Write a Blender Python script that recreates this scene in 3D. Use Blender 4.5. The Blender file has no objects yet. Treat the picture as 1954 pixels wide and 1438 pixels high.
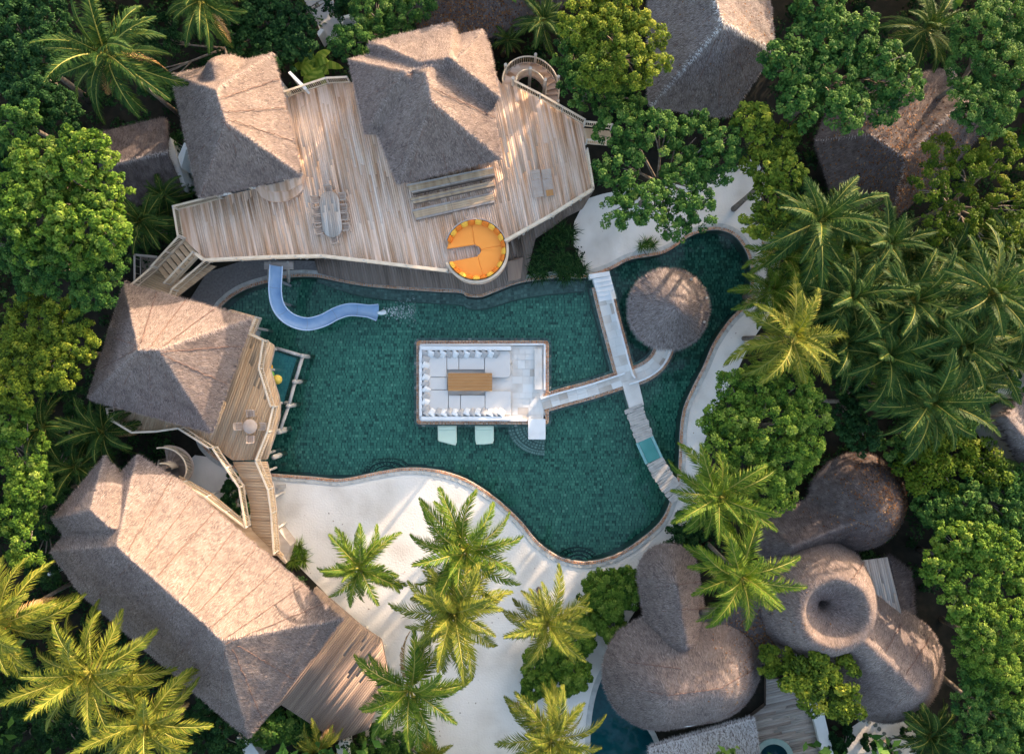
import bpy, math, random
import numpy as np
from mathutils import Vector, Matrix, geometry

sc = bpy.context.scene
# ------------------------------------------------------------------ camera, sky, sun, exposure
H = 56.0            # camera height above the sand
PX = 0.04           # metres per photograph pixel on the sand
cam = bpy.data.cameras.new('camera')
cam.sensor_fit = 'HORIZONTAL'; cam.sensor_width = 36.0
cam.lens = 36.0 * H / (1954 * PX)
cam.clip_end = 2000
camo = bpy.data.objects.new('camera', cam); sc.collection.objects.link(camo)
camo.location = (0, 0, H)
sc.camera = camo

SUN_AZ, SUN_EL = math.radians(38), math.radians(10)     # azimuth clockwise from +Y
world = bpy.data.worlds.new('World'); sc.world = world; world.use_nodes = True
wn = world.node_tree.nodes; wl = world.node_tree.links
sky = wn.new('ShaderNodeTexSky'); sky.sky_type = 'NISHITA'; sky.sun_disc = False
sky.sun_elevation = SUN_EL; sky.sun_rotation = SUN_AZ; sky.dust_density = 2.5; sky.air_density = 0.9; sky.ozone_density = 0.5
wn['Background'].inputs[1].default_value = 0.15
wl.new(sky.outputs[0], wn['Background'].inputs[0])
sun = bpy.data.lights.new('sun', 'SUN'); sun.energy = 2.2; sun.angle = math.radians(0.5); sun.color = (1.0, 0.76, 0.54)
suno = bpy.data.objects.new('sun', sun); sc.collection.objects.link(suno)
sdir = Vector((math.sin(SUN_AZ) * math.cos(SUN_EL), math.cos(SUN_AZ) * math.cos(SUN_EL), math.sin(SUN_EL)))
suno.rotation_euler = (-sdir).to_track_quat('-Z', 'Y').to_euler(); suno.location = sdir * 80
sc.view_settings.view_transform = 'Standard'; sc.view_settings.look = 'None'
sc.view_settings.exposure = 2.5; sc.view_settings.gamma = 1.0; sc.view_settings.use_curve_mapping = False
sc.cycles.max_bounces = 6; sc.cycles.diffuse_bounces = 2; sc.cycles.glossy_bounces = 2
sc.cycles.transmission_bounces = 3; sc.cycles.transparent_max_bounces = 8

C = sc.collection
rnd = random.Random(7)
def W(px, py, z=0.0):
    k = PX * (H - z) / H
    return Vector(((px - 977) * k, (719 - py) * k, z))
def WL(pts, z=0.0): return [W(p[0], p[1], z) for p in pts]
def XY(pts): return [(p[0], p[1]) for p in pts]

# ------------------------------------------------------------------ materials
def nodes(name):
    m = bpy.data.materials.new(name); m.use_nodes = True
    nt = m.node_tree; nt.nodes.clear()
    out = nt.nodes.new('ShaderNodeOutputMaterial')
    return m, nt, nt.nodes, nt.links, out
def ramp(nt, cols):
    r = nt.nodes.new('ShaderNodeValToRGB'); e = r.color_ramp.elements
    n = len(cols)
    while len(e) < n: e.new(0.5)
    for i, c in enumerate(cols):
        if len(c) == 4: e[i].position = c[0]; col = c[1:]
        else: e[i].position = i / max(1, n - 1); col = c
        e[i].color = (*col, 1)
    return r
def mk(name, cols, rough=0.75, scale=3.0, detail=5.0, stretch=(1, 1, 1), tone=0.5, bump=0.0, bscale=None, bdist=0.02, spec=0.3, contrast=1.6):
    """noise + per-face tone -> colour ramp -> principled, with fine relief"""
    m, nt, N, L, out = nodes(name)
    tc = N.new('ShaderNodeTexCoord'); mp = N.new('ShaderNodeMapping'); mp.inputs['Scale'].default_value = stretch
    L.new(tc.outputs['Object'], mp.inputs[0])
    ns = N.new('ShaderNodeTexNoise'); ns.inputs['Scale'].default_value = scale; ns.inputs['Detail'].default_value = detail
    L.new(mp.outputs[0], ns.inputs['Vector'])
    at = N.new('ShaderNodeAttribute'); at.attribute_name = 'tone'
    a = N.new('ShaderNodeMath'); a.operation = 'MULTIPLY_ADD'; a.inputs[1].default_value = contrast * (1 - tone); a.inputs[2].default_value = 0.5 * (1 - contrast) * (1 - tone)
    L.new(ns.outputs[0], a.inputs[0])
    b = N.new('ShaderNodeMath'); b.operation = 'MULTIPLY_ADD'; b.inputs[1].default_value = tone
    L.new(at.outputs['Fac'], b.inputs[0]); L.new(a.outputs[0], b.inputs[2])
    r = ramp(nt, cols); L.new(b.outputs[0], r.inputs[0])
    p = N.new('ShaderNodeBsdfPrincipled'); p.inputs['Roughness'].default_value = rough
    p.inputs['Specular IOR Level'].default_value = spec
    L.new(r.outputs[0], p.inputs['Base Color'])
    if bump:
        n2 = N.new('ShaderNodeTexNoise'); n2.inputs['Scale'].default_value = bscale or scale * 4; n2.inputs['Detail'].default_value = 6
        L.new(mp.outputs[0], n2.inputs['Vector'])
        bp = N.new('ShaderNodeBump'); bp.inputs['Strength'].default_value = bump; bp.inputs['Distance'].default_value = bdist
        L.new(n2.outputs[0], bp.inputs['Height']); L.new(bp.outputs[0], p.inputs['Normal'])
    L.new(p.outputs[0], out.inputs[0])
    return m
def leafmat(name, cols, trans=0.3, rough=0.45):
    trans *= .75
    m, nt, N, L, out = nodes(name)
    at = N.new('ShaderNodeAttribute'); at.attribute_name = 'tone'
    r = ramp(nt, cols); L.new(at.outputs['Fac'], r.inputs[0])
    p = N.new('ShaderNodeBsdfPrincipled'); p.inputs['Roughness'].default_value = rough + .2; p.inputs['Specular IOR Level'].default_value = 0.1
    t = N.new('ShaderNodeBsdfTranslucent')
    hs = N.new('ShaderNodeHueSaturation'); hs.inputs['Hue'].default_value = 0.485; hs.inputs['Saturation'].default_value = 1.1; hs.inputs['Value'].default_value = 1.3
    L.new(r.outputs[0], p.inputs['Base Color']); L.new(r.outputs[0], hs.inputs['Color']); L.new(hs.outputs[0], t.inputs[0])
    mx = N.new('ShaderNodeMixShader'); mx.inputs[0].default_value = trans
    L.new(p.outputs[0], mx.inputs[1]); L.new(t.outputs[0], mx.inputs[2]); L.new(mx.outputs[0], out.inputs[0])
    return m
def watermat(name, tint, bumpscale=1.2, strength=0.06):
    m, nt, N, L, out = nodes(name)
    tr = N.new('ShaderNodeBsdfTransparent'); tr.inputs[0].default_value = (*tint, 1)
    gl = N.new('ShaderNodeBsdfGlossy'); gl.inputs['Roughness'].default_value = 0.03; gl.inputs[0].default_value = (1, 1, 1, 1)
    fr = N.new('ShaderNodeFresnel'); fr.inputs[0].default_value = 1.33
    tc = N.new('ShaderNodeTexCoord'); ns = N.new('ShaderNodeTexNoise'); ns.inputs['Scale'].default_value = bumpscale; ns.inputs['Detail'].default_value = 4
    L.new(tc.outputs['Object'], ns.inputs['Vector'])
    bp = N.new('ShaderNodeBump'); bp.inputs['Strength'].default_value = strength; bp.inputs['Distance'].default_value = 0.3
    L.new(ns.outputs[0], bp.inputs['Height']); L.new(bp.outputs[0], gl.inputs['Normal']); L.new(bp.outputs[0], fr.inputs['Normal'])
    mx = N.new('ShaderNodeMixShader'); L.new(fr.outputs[0], mx.inputs[0]); L.new(tr.outputs[0], mx.inputs[1]); L.new(gl.outputs[0], mx.inputs[2])
    L.new(mx.outputs[0], out.inputs[0])
    return m

M = {}
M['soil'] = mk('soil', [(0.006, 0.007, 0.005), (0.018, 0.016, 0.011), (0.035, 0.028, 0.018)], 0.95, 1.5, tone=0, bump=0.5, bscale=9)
M['sand'] = mk('sand', [(0.54, 0.48, 0.42), (0.72, 0.665, 0.605), (0.80, 0.745, 0.69)], 0.9, 0.35, 9, tone=0, bump=0.5, bscale=7, bdist=0.06, spec=0.15, contrast=1.9)
M['wood'] = mk('deck_wood', [(0.0, 0.29, 0.145, 0.075), (0.30, 0.51, 0.305, 0.19), (0.58, 0.68, 0.48, 0.365), (1.0, 0.81, 0.665, 0.565)], 0.75, 1.3, 7, (0.2, 2.2, 1.0), tone=0.26, bump=0.2, bscale=8, contrast=1.8)
M['wood_warm'] = mk('terrace_wood', [(0.0, 0.24, 0.145, 0.085), (0.35, 0.42, 0.28, 0.17), (0.7, 0.52, 0.37, 0.24), (1.0, 0.58, 0.49, 0.42)], 0.7, 1.3, 6, (0.16, 2.4, 1.0), tone=0.22, bump=0.2, bscale=8, contrast=1.7)
M['wood_brown'] = mk('brown_wood', [(0.0, 0.12, 0.08, 0.06), (0.4, 0.26, 0.18, 0.14), (0.75, 0.36, 0.255, 0.19), (1.0, 0.44, 0.29, 0.17)], 0.7, 1.0, 6, (0.08, 2.4, 1.0), tone=0.22, bump=0.2, bscale=8, contrast=1.9)
M['wood_dark'] = mk('dark_wood', [(0.10, 0.075, 0.06), (0.20, 0.15, 0.12), (0.28, 0.22, 0.19)], 0.8, 1.4, 6, (0.3, 3, 1), tone=0.4, bump=0.2)  # dark brown wood for frames, lower deck and stair
M['wood_grey'] = mk('grey_wood', [(0.19, 0.14, 0.115), (0.38, 0.32, 0.28), (0.54, 0.48, 0.44)], 0.8, 1.4, 6, (0.3, 3, 1), tone=0.6, bump=0.2)
M['rail'] = mk('pale_rail_wood', [(0.42, 0.31, 0.20), (0.60, 0.48, 0.36), (0.70, 0.60, 0.49)], 0.65, 2.0, 4, tone=0.3, bump=0.1)
M['log'] = mk('weathered_log', [(0.30, 0.26, 0.24), (0.46, 0.42, 0.38), (0.58, 0.54, 0.50)], 0.8, 3.0, 4, tone=0.2, bump=0.3)
M['teak'] = mk('teak', [(0.30, 0.20, 0.14), (0.43, 0.33, 0.27), (0.52, 0.44, 0.39)], 0.7, 2.5, 4, (1, 1, 1), tone=0.35, bump=0.15)
M['table'] = mk('orange_teak', [(0.26, 0.11, 0.035), (0.42, 0.20, 0.07), (0.50, 0.27, 0.10)], 0.5, 2.2, 6, (0.5, 6, 1), tone=0.35, bump=0.15)
M['thatch'] = mk('thatch', [(0.06, 0.046, 0.044), (0.14, 0.11, 0.10), (0.23, 0.185, 0.17)], 0.95, 2.0, 8, tone=0.0, bump=0.8, bscale=22, bdist=0.05, spec=0.1)
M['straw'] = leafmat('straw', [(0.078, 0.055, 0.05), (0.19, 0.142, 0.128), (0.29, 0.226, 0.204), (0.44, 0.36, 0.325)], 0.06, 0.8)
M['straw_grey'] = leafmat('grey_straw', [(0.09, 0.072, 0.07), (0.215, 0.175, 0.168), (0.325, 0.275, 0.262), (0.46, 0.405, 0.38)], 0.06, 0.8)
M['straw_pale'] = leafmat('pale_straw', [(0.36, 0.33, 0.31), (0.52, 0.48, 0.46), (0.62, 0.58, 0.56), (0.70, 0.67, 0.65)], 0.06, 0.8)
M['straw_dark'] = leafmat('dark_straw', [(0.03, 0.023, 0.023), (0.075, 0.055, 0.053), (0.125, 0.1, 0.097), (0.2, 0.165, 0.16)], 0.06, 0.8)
M['seam'] = mk('thatch_rope', [(0.11, 0.06, 0.05), (0.17, 0.10, 0.08)], 0.9, 5, tone=0)
M['litter'] = leafmat('dead_leaves', [(0.05, 0.022, 0.012), (0.14, 0.055, 0.02), (0.26, 0.12, 0.045), (0.32, 0.2, 0.11)], 0.05, 0.8)
M['white'] = mk('white_plaster', [(0.62, 0.61, 0.60), (0.76, 0.75, 0.74), (0.80, 0.79, 0.78)], 0.7, 1.2, 6, tone=0.0, bump=0.1)
M['wall'] = mk('house_wall', [(0.30, 0.28, 0.27), (0.45, 0.43, 0.42), (0.52, 0.50, 0.49)], 0.8, 0.8, 6, tone=0, bump=0.15)
M['stone'] = mk('pale_stone', [(0.0, 0.30, 0.23, 0.18), (0.22, 0.50, 0.42, 0.35), (0.5, 0.68, 0.63, 0.58), (1.0, 0.78, 0.755, 0.72)], 0.7, 0.9, 6, tone=0.6, bump=0.15, contrast=1.6)
M['coping'] = mk('coping_stone', [(0.28, 0.27, 0.25), (0.46, 0.45, 0.42), (0.60, 0.58, 0.55)], 0.8, 2.2, 6, tone=0.3, bump=0.3)
M['pebble'] = mk('red_pebble', [(0.0, 0.26, 0.09, 0.03), (0.4, 0.58, 0.25, 0.10), (0.75, 0.68, 0.37, 0.19), (1.0, 0.72, 0.55, 0.40)], 0.75, 5, tone=0.8)
M['ledge'] = mk('wet_ledge_stone', [(0.06, 0.075, 0.07), (0.17, 0.19, 0.175), (0.34, 0.36, 0.33)], 0.6, 3.0, 4, tone=0.7, bump=0.2)
M['tile'] = mk('pool_tile', [(0.0, 0.025, 0.07, 0.055), (0.3, 0.08, 0.21, 0.155), (0.6, 0.13, 0.30, 0.215), (0.9, 0.21, 0.41, 0.29), (1.0, 0.40, 0.50, 0.39)], 0.5, 0.25, 4, tone=0.85, contrast=1.8)
M['tile_joint'] = mk('pool_grout', [(0.010, 0.045, 0.040), (0.02, 0.075, 0.065)], 0.8, 2, tone=0)
M['water'] = watermat('pool_water', (0.70, 0.93, 0.87))
M['water_blue'] = watermat('plunge_water', (0.42, 0.80, 0.82))
M['slide'] = mk('blue_fibreglass', [(0.17, 0.28, 0.46), (0.26, 0.38, 0.55), (0.37, 0.48, 0.61)], 0.3, 0.8, 5, tone=0.0, spec=0.5, contrast=2.0)
M['slide_rim'] = mk('slide_rim', [(0.36, 0.46, 0.62), (0.46, 0.55, 0.69)], 0.3, 3, tone=0)
M['orange'] = mk('orange_canvas', [(0.84, 0.28, 0.045), (0.88, 0.315, 0.06)], 0.85, 2, tone=0.2, bump=0.15, bscale=60)
M['orange2'] = mk('deep_orange_canvas', [(0.60, 0.15, 0.015), (0.68, 0.19, 0.02)], 0.85, 2, tone=0.2)
M['yellow'] = mk('yellow_canvas', [(0.70, 0.36, 0.04), (0.78, 0.43, 0.06)], 0.85, 2, tone=0.2)
M['linen'] = mk('linen', [(0.62, 0.575, 0.54), (0.70, 0.66, 0.625)], 0.9, 2, tone=0.5, bump=0.15, bscale=40)
M['linen_grey'] = mk('grey_linen', [(0.40, 0.375, 0.36), (0.50, 0.47, 0.45)], 0.9, 2, tone=0.3, bump=0.15, bscale=40)
M['cotton'] = mk('white_cotton', [(0.68, 0.67, 0.66), (0.80, 0.79, 0.78)], 0.9, 2, tone=0.3, bump=0.15, bscale=40)
M['mint'] = mk('mint_pad', [(0.50, 0.62, 0.50), (0.58, 0.70, 0.57)], 0.6, 1.5, tone=0)
M['net'] = mk('teal_net', [(0.02, 0.12, 0.13), (0.03, 0.18, 0.19)], 0.8, 3, tone=0)
M['lace'] = mk('black_lacing', [(0.01, 0.012, 0.014), (0.02, 0.024, 0.028)], 0.8, 3, tone=0)
M['glasspanel'] = mk('teal_glass_panel', [(0.06, 0.24, 0.23), (0.10, 0.32, 0.30)], 0.12, 1.0, tone=0, spec=0.6)
M['ball_y'] = mk('yellow_ball', [(0.70, 0.46, 0.07), (0.76, 0.54, 0.10)], 0.45, 2, tone=0)
M['ball_o'] = mk('amber_ball', [(0.78, 0.36, 0.02), (0.82, 0.42, 0.03)], 0.45, 2, tone=0)
M['ball_g'] = mk('green_ball', [(0.17, 0.42, 0.07), (0.22, 0.5, 0.1)], 0.45, 2, tone=0)
M['foam'] = mk('foam', [(0.75, 0.8, 0.8), (0.85, 0.88, 0.88)], 0.5, 2, tone=0)
M['bark'] = mk('bark', [(0.06, 0.045, 0.035), (0.16, 0.13, 0.105), (0.26, 0.22, 0.19)], 0.9, 4, 6, tone=0, bump=0.6)
M['nut'] = mk('coconut', [(0.30, 0.16, 0.04), (0.48, 0.24, 0.05)], 0.6, 3, tone=0)
M['rachis'] = mk('palm_rachis', [(0.17, 0.17, 0.03), (0.28, 0.25, 0.045)], 0.6, 2, tone=0)
M['metal'] = mk('grey_post', [(0.20, 0.21, 0.23), (0.30, 0.31, 0.33)], 0.6, 2, tone=0)
# foliage, dark (old leaf) -> light (young leaf)
M['lf_lime'] = leafmat('lime_leaf', [(0.0176, 0.0531, 0.0089), (0.0728, 0.1496, 0.0162), (0.1551, 0.2367, 0.0302), (0.2808, 0.3384, 0.0695)], 0.3)
M['lf_yellow'] = leafmat('yellow_green_leaf', [(0.0195, 0.0426, 0.0065), (0.075, 0.123, 0.0122), (0.1586, 0.2035, 0.02), (0.2994, 0.3031, 0.0386)], 0.3)
M['lf_green'] = leafmat('green_leaf', [(0.009, 0.0381, 0.01), (0.0354, 0.1002, 0.0185), (0.0828, 0.1626, 0.0293), (0.1741, 0.2398, 0.0614)], 0.28)
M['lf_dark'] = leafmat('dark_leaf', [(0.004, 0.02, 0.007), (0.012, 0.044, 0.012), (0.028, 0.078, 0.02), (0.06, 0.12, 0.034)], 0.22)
M['lf_olive'] = leafmat('olive_leaf', [(0.0167, 0.043, 0.0048), (0.0498, 0.0918, 0.0049), (0.1029, 0.149, 0.0105), (0.1798, 0.193, 0.0282)], 0.28)
M['pm_yellow'] = leafmat('yellow_palm_leaf', [(0.0327, 0.0595, 0.0087), (0.0851, 0.1154, 0.0143), (0.1574, 0.1675, 0.0211), (0.2365, 0.2092, 0.0359)], 0.3, 0.4)
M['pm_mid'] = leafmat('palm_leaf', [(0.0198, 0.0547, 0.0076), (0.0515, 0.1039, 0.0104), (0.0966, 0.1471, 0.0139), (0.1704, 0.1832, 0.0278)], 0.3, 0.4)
M['pm_dark'] = leafmat('dark_palm_leaf', [(0.0065, 0.0272, 0.007), (0.0177, 0.0509, 0.0108), (0.0368, 0.0757, 0.0139), (0.0828, 0.1032, 0.0139)], 0.25, 0.38)  # palm greens: real leaf colour, with sun and shade painted in as well

# ------------------------------------------------------------------ object helpers
INV = {}
def props(o, label=None, cat=None, group=None, kind=None):
    if label: o['label'] = label
    if cat: o['category'] = cat
    if group: o['group'] = group
    if kind: o['kind'] = kind
    return o
def thing(name, label, cat, loc=(0, 0, 0), rotz=0.0, group=None):
    o = bpy.data.objects.new(name, None); C.objects.link(o)
    o.empty_display_size = 0.3
    o.location = loc; o.rotation_euler = (0, 0, rotz)
    INV[o] = (Matrix.Translation(Vector(loc)) @ Matrix.Rotation(rotz, 4, 'Z')).inverted()
    return props(o, label, cat, group)
def npmesh(name, V, F, tone=None, smooth=False):
    me = bpy.data.meshes.new(name)
    V = np.asarray(V, dtype=np.float32); F = np.asarray(F, dtype=np.int32); n, k = F.shape
    me.vertices.add(len(V)); me.vertices.foreach_set('co', V.ravel())
    me.loops.add(n * k); me.loops.foreach_set('vertex_index', F.ravel())
    me.polygons.add(n); me.polygons.foreach_set('loop_start', np.arange(0, n * k, k, dtype=np.int32))
    me.polygons.foreach_set('loop_total', np.full(n, k, dtype=np.int32))
    if tone is not None:
        a = me.attributes.new('tone', 'FLOAT', 'FACE'); a.data.foreach_set('value', np.asarray(tone, dtype=np.float32))
    if smooth: me.polygons.foreach_set('use_smooth', np.ones(n, dtype=bool))
    me.update(calc_edges=True)
    return me
def link(name, me, mat, parent=None):
    if mat is not None and not me.materials: me.materials.append(mat)
    o = bpy.data.objects.new(name, me); C.objects.link(o)
    if parent is not None:
        o.parent = parent; INV[o] = INV.get(parent, Matrix())
    else: INV[o] = Matrix()
    return o
def nplink(name, V, F, mat, parent=None, tone=None, smooth=False):
    V = np.asarray(V, dtype=np.float64)
    if parent is not None and parent in INV:
        A = np.array(INV[parent]); V = V @ A[:3, :3].T + A[:3, 3]
    return link(name, npmesh(name, V, F, tone, smooth), mat, parent)
class MB:
    def __init__(s): s.v = []; s.f = []; s.t = []
    def add(s, vs, fs, tone=0.5):
        o = len(s.v); s.v += [tuple(v) for v in vs]; s.f += [tuple(i + o for i in f) for f in fs]; s.t += [tone] * len(fs)
    def box(s, c, d, rz=0.0, tone=0.5, tilt=None):
        R = Matrix.Rotation(rz, 3, 'Z')
        if tilt is not None: R = R @ Matrix.Rotation(tilt, 3, 'Y')
        c = Vector(c)
        vs = [c + R @ Vector((x * d[0] / 2, y * d[1] / 2, z * d[2] / 2)) for z in (-1, 1) for x, y in ((-1, -1), (1, -1), (1, 1), (-1, 1))]
        s.add(vs, [(3, 2, 1, 0), (4, 5, 6, 7), (0, 1, 5, 4), (1, 2, 6, 5), (2, 3, 7, 6), (3, 0, 4, 7)], tone)
    def bar(s, a, b, w, h, tone=0.5):
        a = Vector(a); b = Vector(b); d = b - a; L = d.length
        if L < 1e-6: return
        d /= L; side = Vector((-d.y, d.x, 0))
        if side.length < 1e-5: side = Vector((1, 0, 0))
        side.normalize(); up = d.cross(side); up = up if up.z >= 0 else -up
        vs = [p + side * x * w / 2 + up * y * h / 2 for p in (a, b) for x, y in ((-1, -1), (1, -1), (1, 1), (-1, 1))]
        s.add(vs, [(0, 1, 2, 3), (7, 6, 5, 4), (0, 4, 5, 1), (1, 5, 6, 2), (2, 6, 7, 3), (3, 7, 4, 0)], tone)
    def prism(s, poly, z0, z1, tone=0.5, shrink=0.0):
        poly = ccw(poly); n = len(poly)
        cx = sum(p[0] for p in poly) / n; cy = sum(p[1] for p in poly) / n
        top = [(p[0] + (cx - p[0]) * shrink, p[1] + (cy - p[1]) * shrink, z1) for p in poly]
        vs = [(p[0], p[1], z0) for p in poly] + top
        s.add(vs, [tuple(range(n, 2 * n)), tuple(range(n - 1, -1, -1))] + [(i, (i + 1) % n, n + (i + 1) % n, n + i) for i in range(n)], tone)
    def tube(s, pts, rad, n=7, tone=0.5):
        pts = [Vector(p) for p in pts]; m = len(pts)
        rad = rad if hasattr(rad, '__len__') else [rad] * m
        vs = []; ref = Vector((0.13, 0.27, 0.95))
        for i, p in enumerate(pts):
            d = (pts[min(i + 1, m - 1)] - pts[max(i - 1, 0)]).normalized()
            if abs(d.z) > 0.9: ref = Vector((1, 0, 0))
            a = d.cross(ref).normalized(); b = d.cross(a)
            vs += [p + (a * math.cos(2 * math.pi * k / n) + b * math.sin(2 * math.pi * k / n)) * rad[i] for k in range(n)]
        fs = [(i * n + k, i * n + (k + 1) % n, (i + 1) * n + (k + 1) % n, (i + 1) * n + k) for i in range(m - 1) for k in range(n)]
        fs += [tuple(range(n - 1, -1, -1)), tuple((m - 1) * n + k for k in range(n))]
        s.add(vs, fs, tone)
    def lathe(s, c, prof, n=16, tone=0.5):
        c = Vector(c); m = len(prof)
        vs = [c + Vector((r * math.cos(2 * math.pi * k / n), r * math.sin(2 * math.pi * k / n), z)) for r, z in prof for k in range(n)]
        fs = [(i * n + k, i * n + (k + 1) % n, (i + 1) * n + (k + 1) % n, (i + 1) * n + k) for i in range(m - 1) for k in range(n)]
        fs += [tuple(range(n - 1, -1, -1)), tuple((m - 1) * n + k for k in range(n))]
        s.add(vs, fs, tone)
    def build(s, name, mat, parent=None, smooth=False, kind=None, label=None):
        me = bpy.data.meshes.new(name)
        A = INV.get(parent) if parent is not None else None
        v = [A @ Vector(p) for p in s.v] if A is not None else s.v
        me.from_pydata([tuple(p) for p in v], [], s.f)
        a = me.attributes.new('tone', 'FLOAT', 'FACE'); a.data.foreach_set('value', s.t)
        if smooth: me.polygons.foreach_set('use_smooth', [True] * len(me.polygons))
        me.update()
        return props(link(name, me, mat, parent), label=label, kind=kind)
def copy_tree(o, loc=None, rotz=None, parent=None, label=None, group=None):
    c = o.copy(); C.objects.link(c); c.parent = parent
    if loc is not None: c.location = loc
    if rotz is not None: c.rotation_euler = (0, 0, rotz)
    if label: c['label'] = label
    if group: c['group'] = group
    for ch in o.children: copy_tree(ch, parent=c)
    return c
def area2(poly): return sum(poly[i][0] * poly[(i + 1) % len(poly)][1] - poly[(i + 1) % len(poly)][0] * poly[i][1] for i in range(len(poly)))
def ccw(poly):
    poly = [(p[0], p[1]) for p in poly]
    return poly if area2(poly) > 0 else poly[::-1]
def pip(X, Y, poly):
    ins = np.zeros(X.shape, bool); n = len(poly)
    for i in range(n):
        x0, y0 = poly[i][0], poly[i][1]; x1, y1 = poly[(i + 1) % n][0], poly[(i + 1) % n][1]
        c = (y0 > Y) != (y1 > Y)
        with np.errstate(divide='ignore', invalid='ignore'):
            ins ^= c & (X < (x1 - x0) * (Y - y0) / (y1 - y0 + 1e-12) + x0)
    return ins
def smooth_poly(pts, sub=5, closed=True):
    n = len(pts); out = []
    rng = range(n) if closed else range(n - 1)
    for i in rng:
        g = (lambda k: np.array(pts[k % n][:2], float)) if closed else (lambda k: np.array(pts[min(max(k, 0), n - 1)][:2], float))
        p0, p1, p2, p3 = g(i - 1), g(i), g(i + 1), g(i + 2)
        for k in range(sub):
            t = k / sub
            out.append(tuple(0.5 * (2 * p1 + (p2 - p0) * t + (2 * p0 - 5 * p1 + 4 * p2 - p3) * t * t + (3 * p1 - p0 - 3 * p2 + p3) * t ** 3)))
    if not closed: out.append(tuple(pts[-1][:2]))
    return out
def offset(pts, d, closed=True):
    """positive d = to the right of travel (outward for a CCW ring)"""
    n = len(pts); out = []
    for i in range(n):
        a = pts[(i - 1) % n] if closed else pts[max(i - 1, 0)]
        b = pts[(i + 1) % n] if closed else pts[min(i + 1, n - 1)]
        dx, dy = b[0] - a[0], b[1] - a[1]; L = math.hypot(dx, dy) or 1
        out.append((pts[i][0] + dy / L * d, pts[i][1] - dx / L * d))
    return out
def band(mb, a, b, z0, z1, closed=True, tone=0.5):
    """a raised strip between two equally long polylines"""
    n = len(a); m = n if closed else n - 1
    vs = [(p[0], p[1], z0) for p in a] + [(p[0], p[1], z0) for p in b] + [(p[0], p[1], z1) for p in a] + [(p[0], p[1], z1) for p in b]
    fs = []
    for i in range(m):
        j = (i + 1) % n
        fs += [(2 * n + i, 2 * n + j, 3 * n + j, 3 * n + i), (i, j, 2 * n + j, 2 * n + i), (n + j, n + i, 3 * n + i, 3 * n + j)]
    if not closed:
        fs += [(0, 2 * n, 3 * n, n), (n - 1, 2 * n - 1, 4 * n - 1, 3 * n - 1)]
    mb.add(vs, fs, tone)
def stones(mb, a, b, z, rows=2, step=0.13, closed=True, seed=1):
    """small uneven stones laid in rows between two polylines"""
    r = random.Random(seed); n = len(a); m = n if closed else n - 1
    for i in range(m):
        j = (i + 1) % n
        L = math.hypot(a[j][0] - a[i][0], a[j][1] - a[i][1]); k = max(1, int(round(L / step)))
        for q in range(k):
            t = (q + 0.5) / k
            for row in range(rows):
                u = (row + 0.5) / rows
                x = (a[i][0] * (1 - t) + a[j][0] * t) * (1 - u) + (b[i][0] * (1 - t) + b[j][0] * t) * u
                y = (a[i][1] * (1 - t) + a[j][1] * t) * (1 - u) + (b[i][1] * (1 - t) + b[j][1] * t) * u
                wdt = math.hypot(a[i][0] - b[i][0], a[i][1] - b[i][1]) / rows
                ang = math.atan2(a[j][1] - a[i][1], a[j][0] - a[i][0]) + r.uniform(-.2, .2)
                s1, s2 = step * r.uniform(.6, .98) / 2, wdt * r.uniform(.65, .98) / 2; hz = r.uniform(.0, .035)
                ca, sa = math.cos(ang), math.sin(ang)
                cor = [(x + ca * p - sa * q2, y + sa * p + ca * q2) for p, q2 in ((-s1, -s2), (s1, -s2), (s1, s2), (-s1, s2))]
                cin = [(x + .72 * (c[0] - x), y + .72 * (c[1] - y), z + .03 + hz) for c in cor]
                mb.add([(c[0], c[1], z - .04) for c in cor] + cin, [(4, 5, 6, 7), (0, 1, 5, 4), (1, 2, 6, 5), (2, 3, 7, 6), (3, 0, 4, 7)], r.random())
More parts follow.
